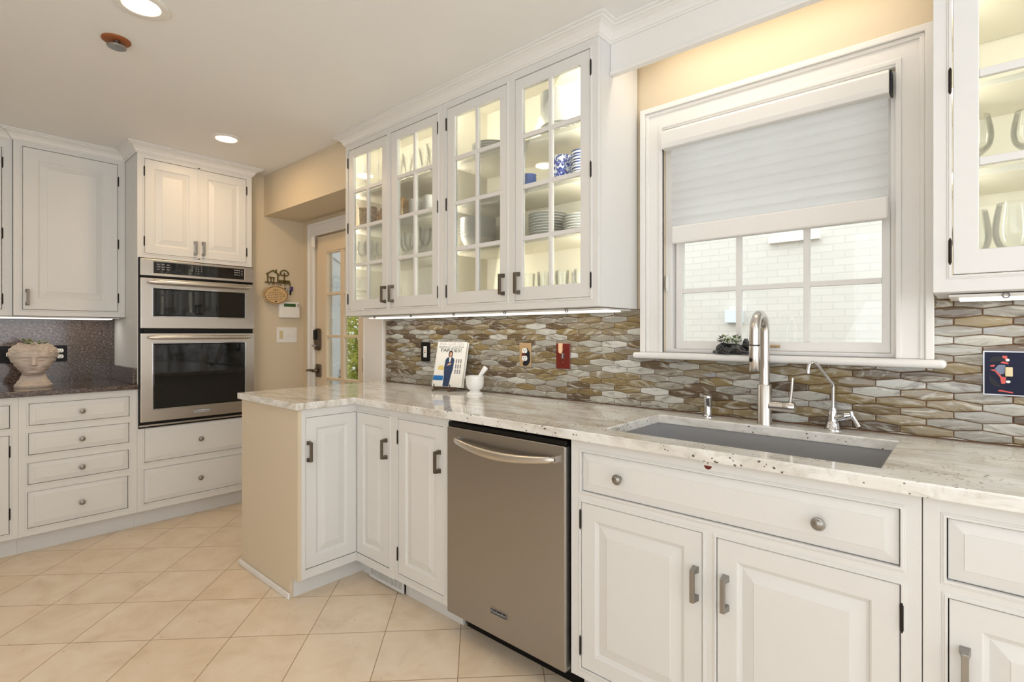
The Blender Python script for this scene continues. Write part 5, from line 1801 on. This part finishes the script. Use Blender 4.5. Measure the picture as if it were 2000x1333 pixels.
stack('bowl', -1.487, 1.806, S2, 0.034, 4, 0.013, 'bluerim', 'small blue bowl left of the floral canister, {}', 'bowl', 'small blue bowls', 0.030)
stack('plate', -1.437, 1.88, S1, 0.090, 9, 0.0125, 'china', 'white plate of the tall pile behind the fourth door, {}', 'plate', 'tall pile of white plates', 0.017)
stack('plate', -1.262, 1.875, S1, 0.074, 7, 0.0115, 'china', 'white side plate of the lower pile, fourth glass door, {}', 'plate', 'lower pile of white side plates', 0.015)
row('water_glass', MB().lathe(tumbler_prof(0.024, 0.030, 0.145), 24), M['tumbler'], [(-1.485, 1.80, S0), (-1.452, 1.872, S0), (-1.398, 1.80, S0), (-1.36, 1.88, S0), (-1.30, 1.80, S0), (-1.275, 1.885, S0), (-1.215, 1.815, S0)], 'clear water tumbler on the bottom shelf behind the fourth glass door, {} from left', 'glass', 'water tumblers on the bottom shelf')
# right cabinet
def GL(p):
    # foot and stem stay crisp, the bowl is rounded
    k = [i for i, q in enumerate(p) if q[0] > 0.02 and q[1] > 0.02]
    a, b = k[0], k[-1]
    top = max(range(len(p)), key=lambda i: p[i][1])
    return p[:a - 1] + smooth_prof(p[a - 1:top + 1]) + smooth_prof(p[top + 1:])


bw = MB().lathe(GL([(0, 0), (0.036, 0), (0.036, 0.002), (0.006, 0.007), (0.004, 0.06), (0.006, 0.075), (0.030, 0.098), (0.0415, 0.130), (0.042, 0.165), (0.034, 0.215), (0.0327, 0.215), (0.0405, 0.165), (0.0405, 0.130), (0.028, 0.100), (0, 0.083)]), 40)
row('wine_glass', bw, M['tumbler'], [(0.005, 1.93, S0 - 0.04 + 0.04), (0.088, 1.86, S0), (0.19, 1.88, S0)], 'large clear wine glass at the bottom of the right cabinet, {} from the left', 'glass', 'large wine glasses in the right cabinet')
row('wine_glass', MB().lathe(GL([(0, 0), (0.034, 0), (0.034, 0.002), (0.006, 0.007), (0.004, 0.05), (0.006, 0.06), (0.028, 0.08), (0.036, 0.105), (0.035, 0.135), (0.028, 0.17), (0.0267, 0.17), (0.0335, 0.135), (0.0345, 0.105), (0.026, 0.082), (0, 0.068)]), 40), M['tumbler'], [(0.015, 1.90, S1), (0.12, 1.93, S1)], 'clear wine glass on the upper shelf of the right cabinet, {} from the left', 'glass', 'wine glasses on the upper shelf, right cabinet')

# ------------------------------------------------------------------ outdoors
bwall = thing('neighbour_wall', 'white painted brick wall of the house next door, outside the window', 'wall', (-0.5, 6.3, -0.3))
obj('brickwork', MB().box(-3.6, 4.5, 6.2, 6.4, -0.3, 8.0), M['brick'], bwall)
obj('stone_ledge', MB().box(-1.65, -1.165, 6.13, 6.2, 2.24, 2.30), M['paper'], bwall)
obj('vent_hood', MB().box(-2.11, -1.93, 6.10, 6.2, 1.375, 1.52), M['bluewhite'], bwall, bevel=0.005)
obj('garden_ground', MB().box(-12, 4, 2.3, 12, -0.35, -0.3), M['soil'], kind='structure')
ang = math.atan2(0.47, -0.584)
sdr = thing('storm_door', 'pale blue-white storm door standing open outside the glazed back door', 'door', (-3.966, 2.215, 0.0), (0, 0, ang))
obj('frame', MB().plate(FY(0.0), 0.0, 0.75, 0.03, 2.03, [(0.10, 0.66, 0.25, 0.86), (0.10, 0.66, 0.98, 1.9)], -0.02, 0.02), M['bluewhite'], sdr, bevel=0.004, local=True)
obj('panel', MB().fbox(FY(0.0), 0.10, 0.66, -0.006, 0.006, 0.25, 0.86).fbox(FY(0.0), 0.10, 0.66, -0.006, 0.006, 0.98, 1.9), M['bluewhite'], sdr, local=True)
obj('handle', MB().fbox(FY(0.0), 0.44, 0.52, -0.045, 0.045, 0.885, 0.925).fbox(FY(0.0), 0.42, 0.54, -0.055, 0.055, 0.845, 0.872), M['charcoal'], sdr, bevel=0.008, local=True)
bush = thing('garden_shrub', 'yellow-green garden shrub seen through the back door glass', 'shrub', (-6.6, 4.1, -0.3))
fol = MB()
rr = random.Random(3)
for _ in range(15000):
    th, ph = rr.uniform(0, 2 * PI), math.acos(rr.uniform(-1, 1))
    q = rr.uniform(0.2, 1.0) ** 0.5
    c0 = Vector((-6.6 + 0.95 * q * math.sin(ph) * math.cos(th), 4.15 + 0.8 * q * math.sin(ph) * math.sin(th), 1.2 + 1.75 * q * math.cos(ph)))
    d = Vector((rr.uniform(-1, 1), rr.uniform(-1, 1), rr.uniform(-0.8, 0.6))).normalized()
    w = d.cross(Vector((rr.uniform(-1, 1), rr.uniform(-1, 1), rr.uniform(-1, 1)))).normalized()
    L_ = rr.uniform(0.06, 0.11)
    fol.add([c0, c0 + d * L_ * 0.5 + w * L_ * 0.22, c0 + d * L_, c0 + d * L_ * 0.5 - w * L_ * 0.22], [[0, 1, 2, 3]])
obj('foliage', fol, M['foliage'], bush, recalc=False)
obj('trunk', MB().tube([(-6.6, 4.15, -0.3), (-6.58, 4.15, 0.4), (-6.62, 4.12, 1.2)], [0.05, 0.04, 0.02], 10), M['wood'], bush)
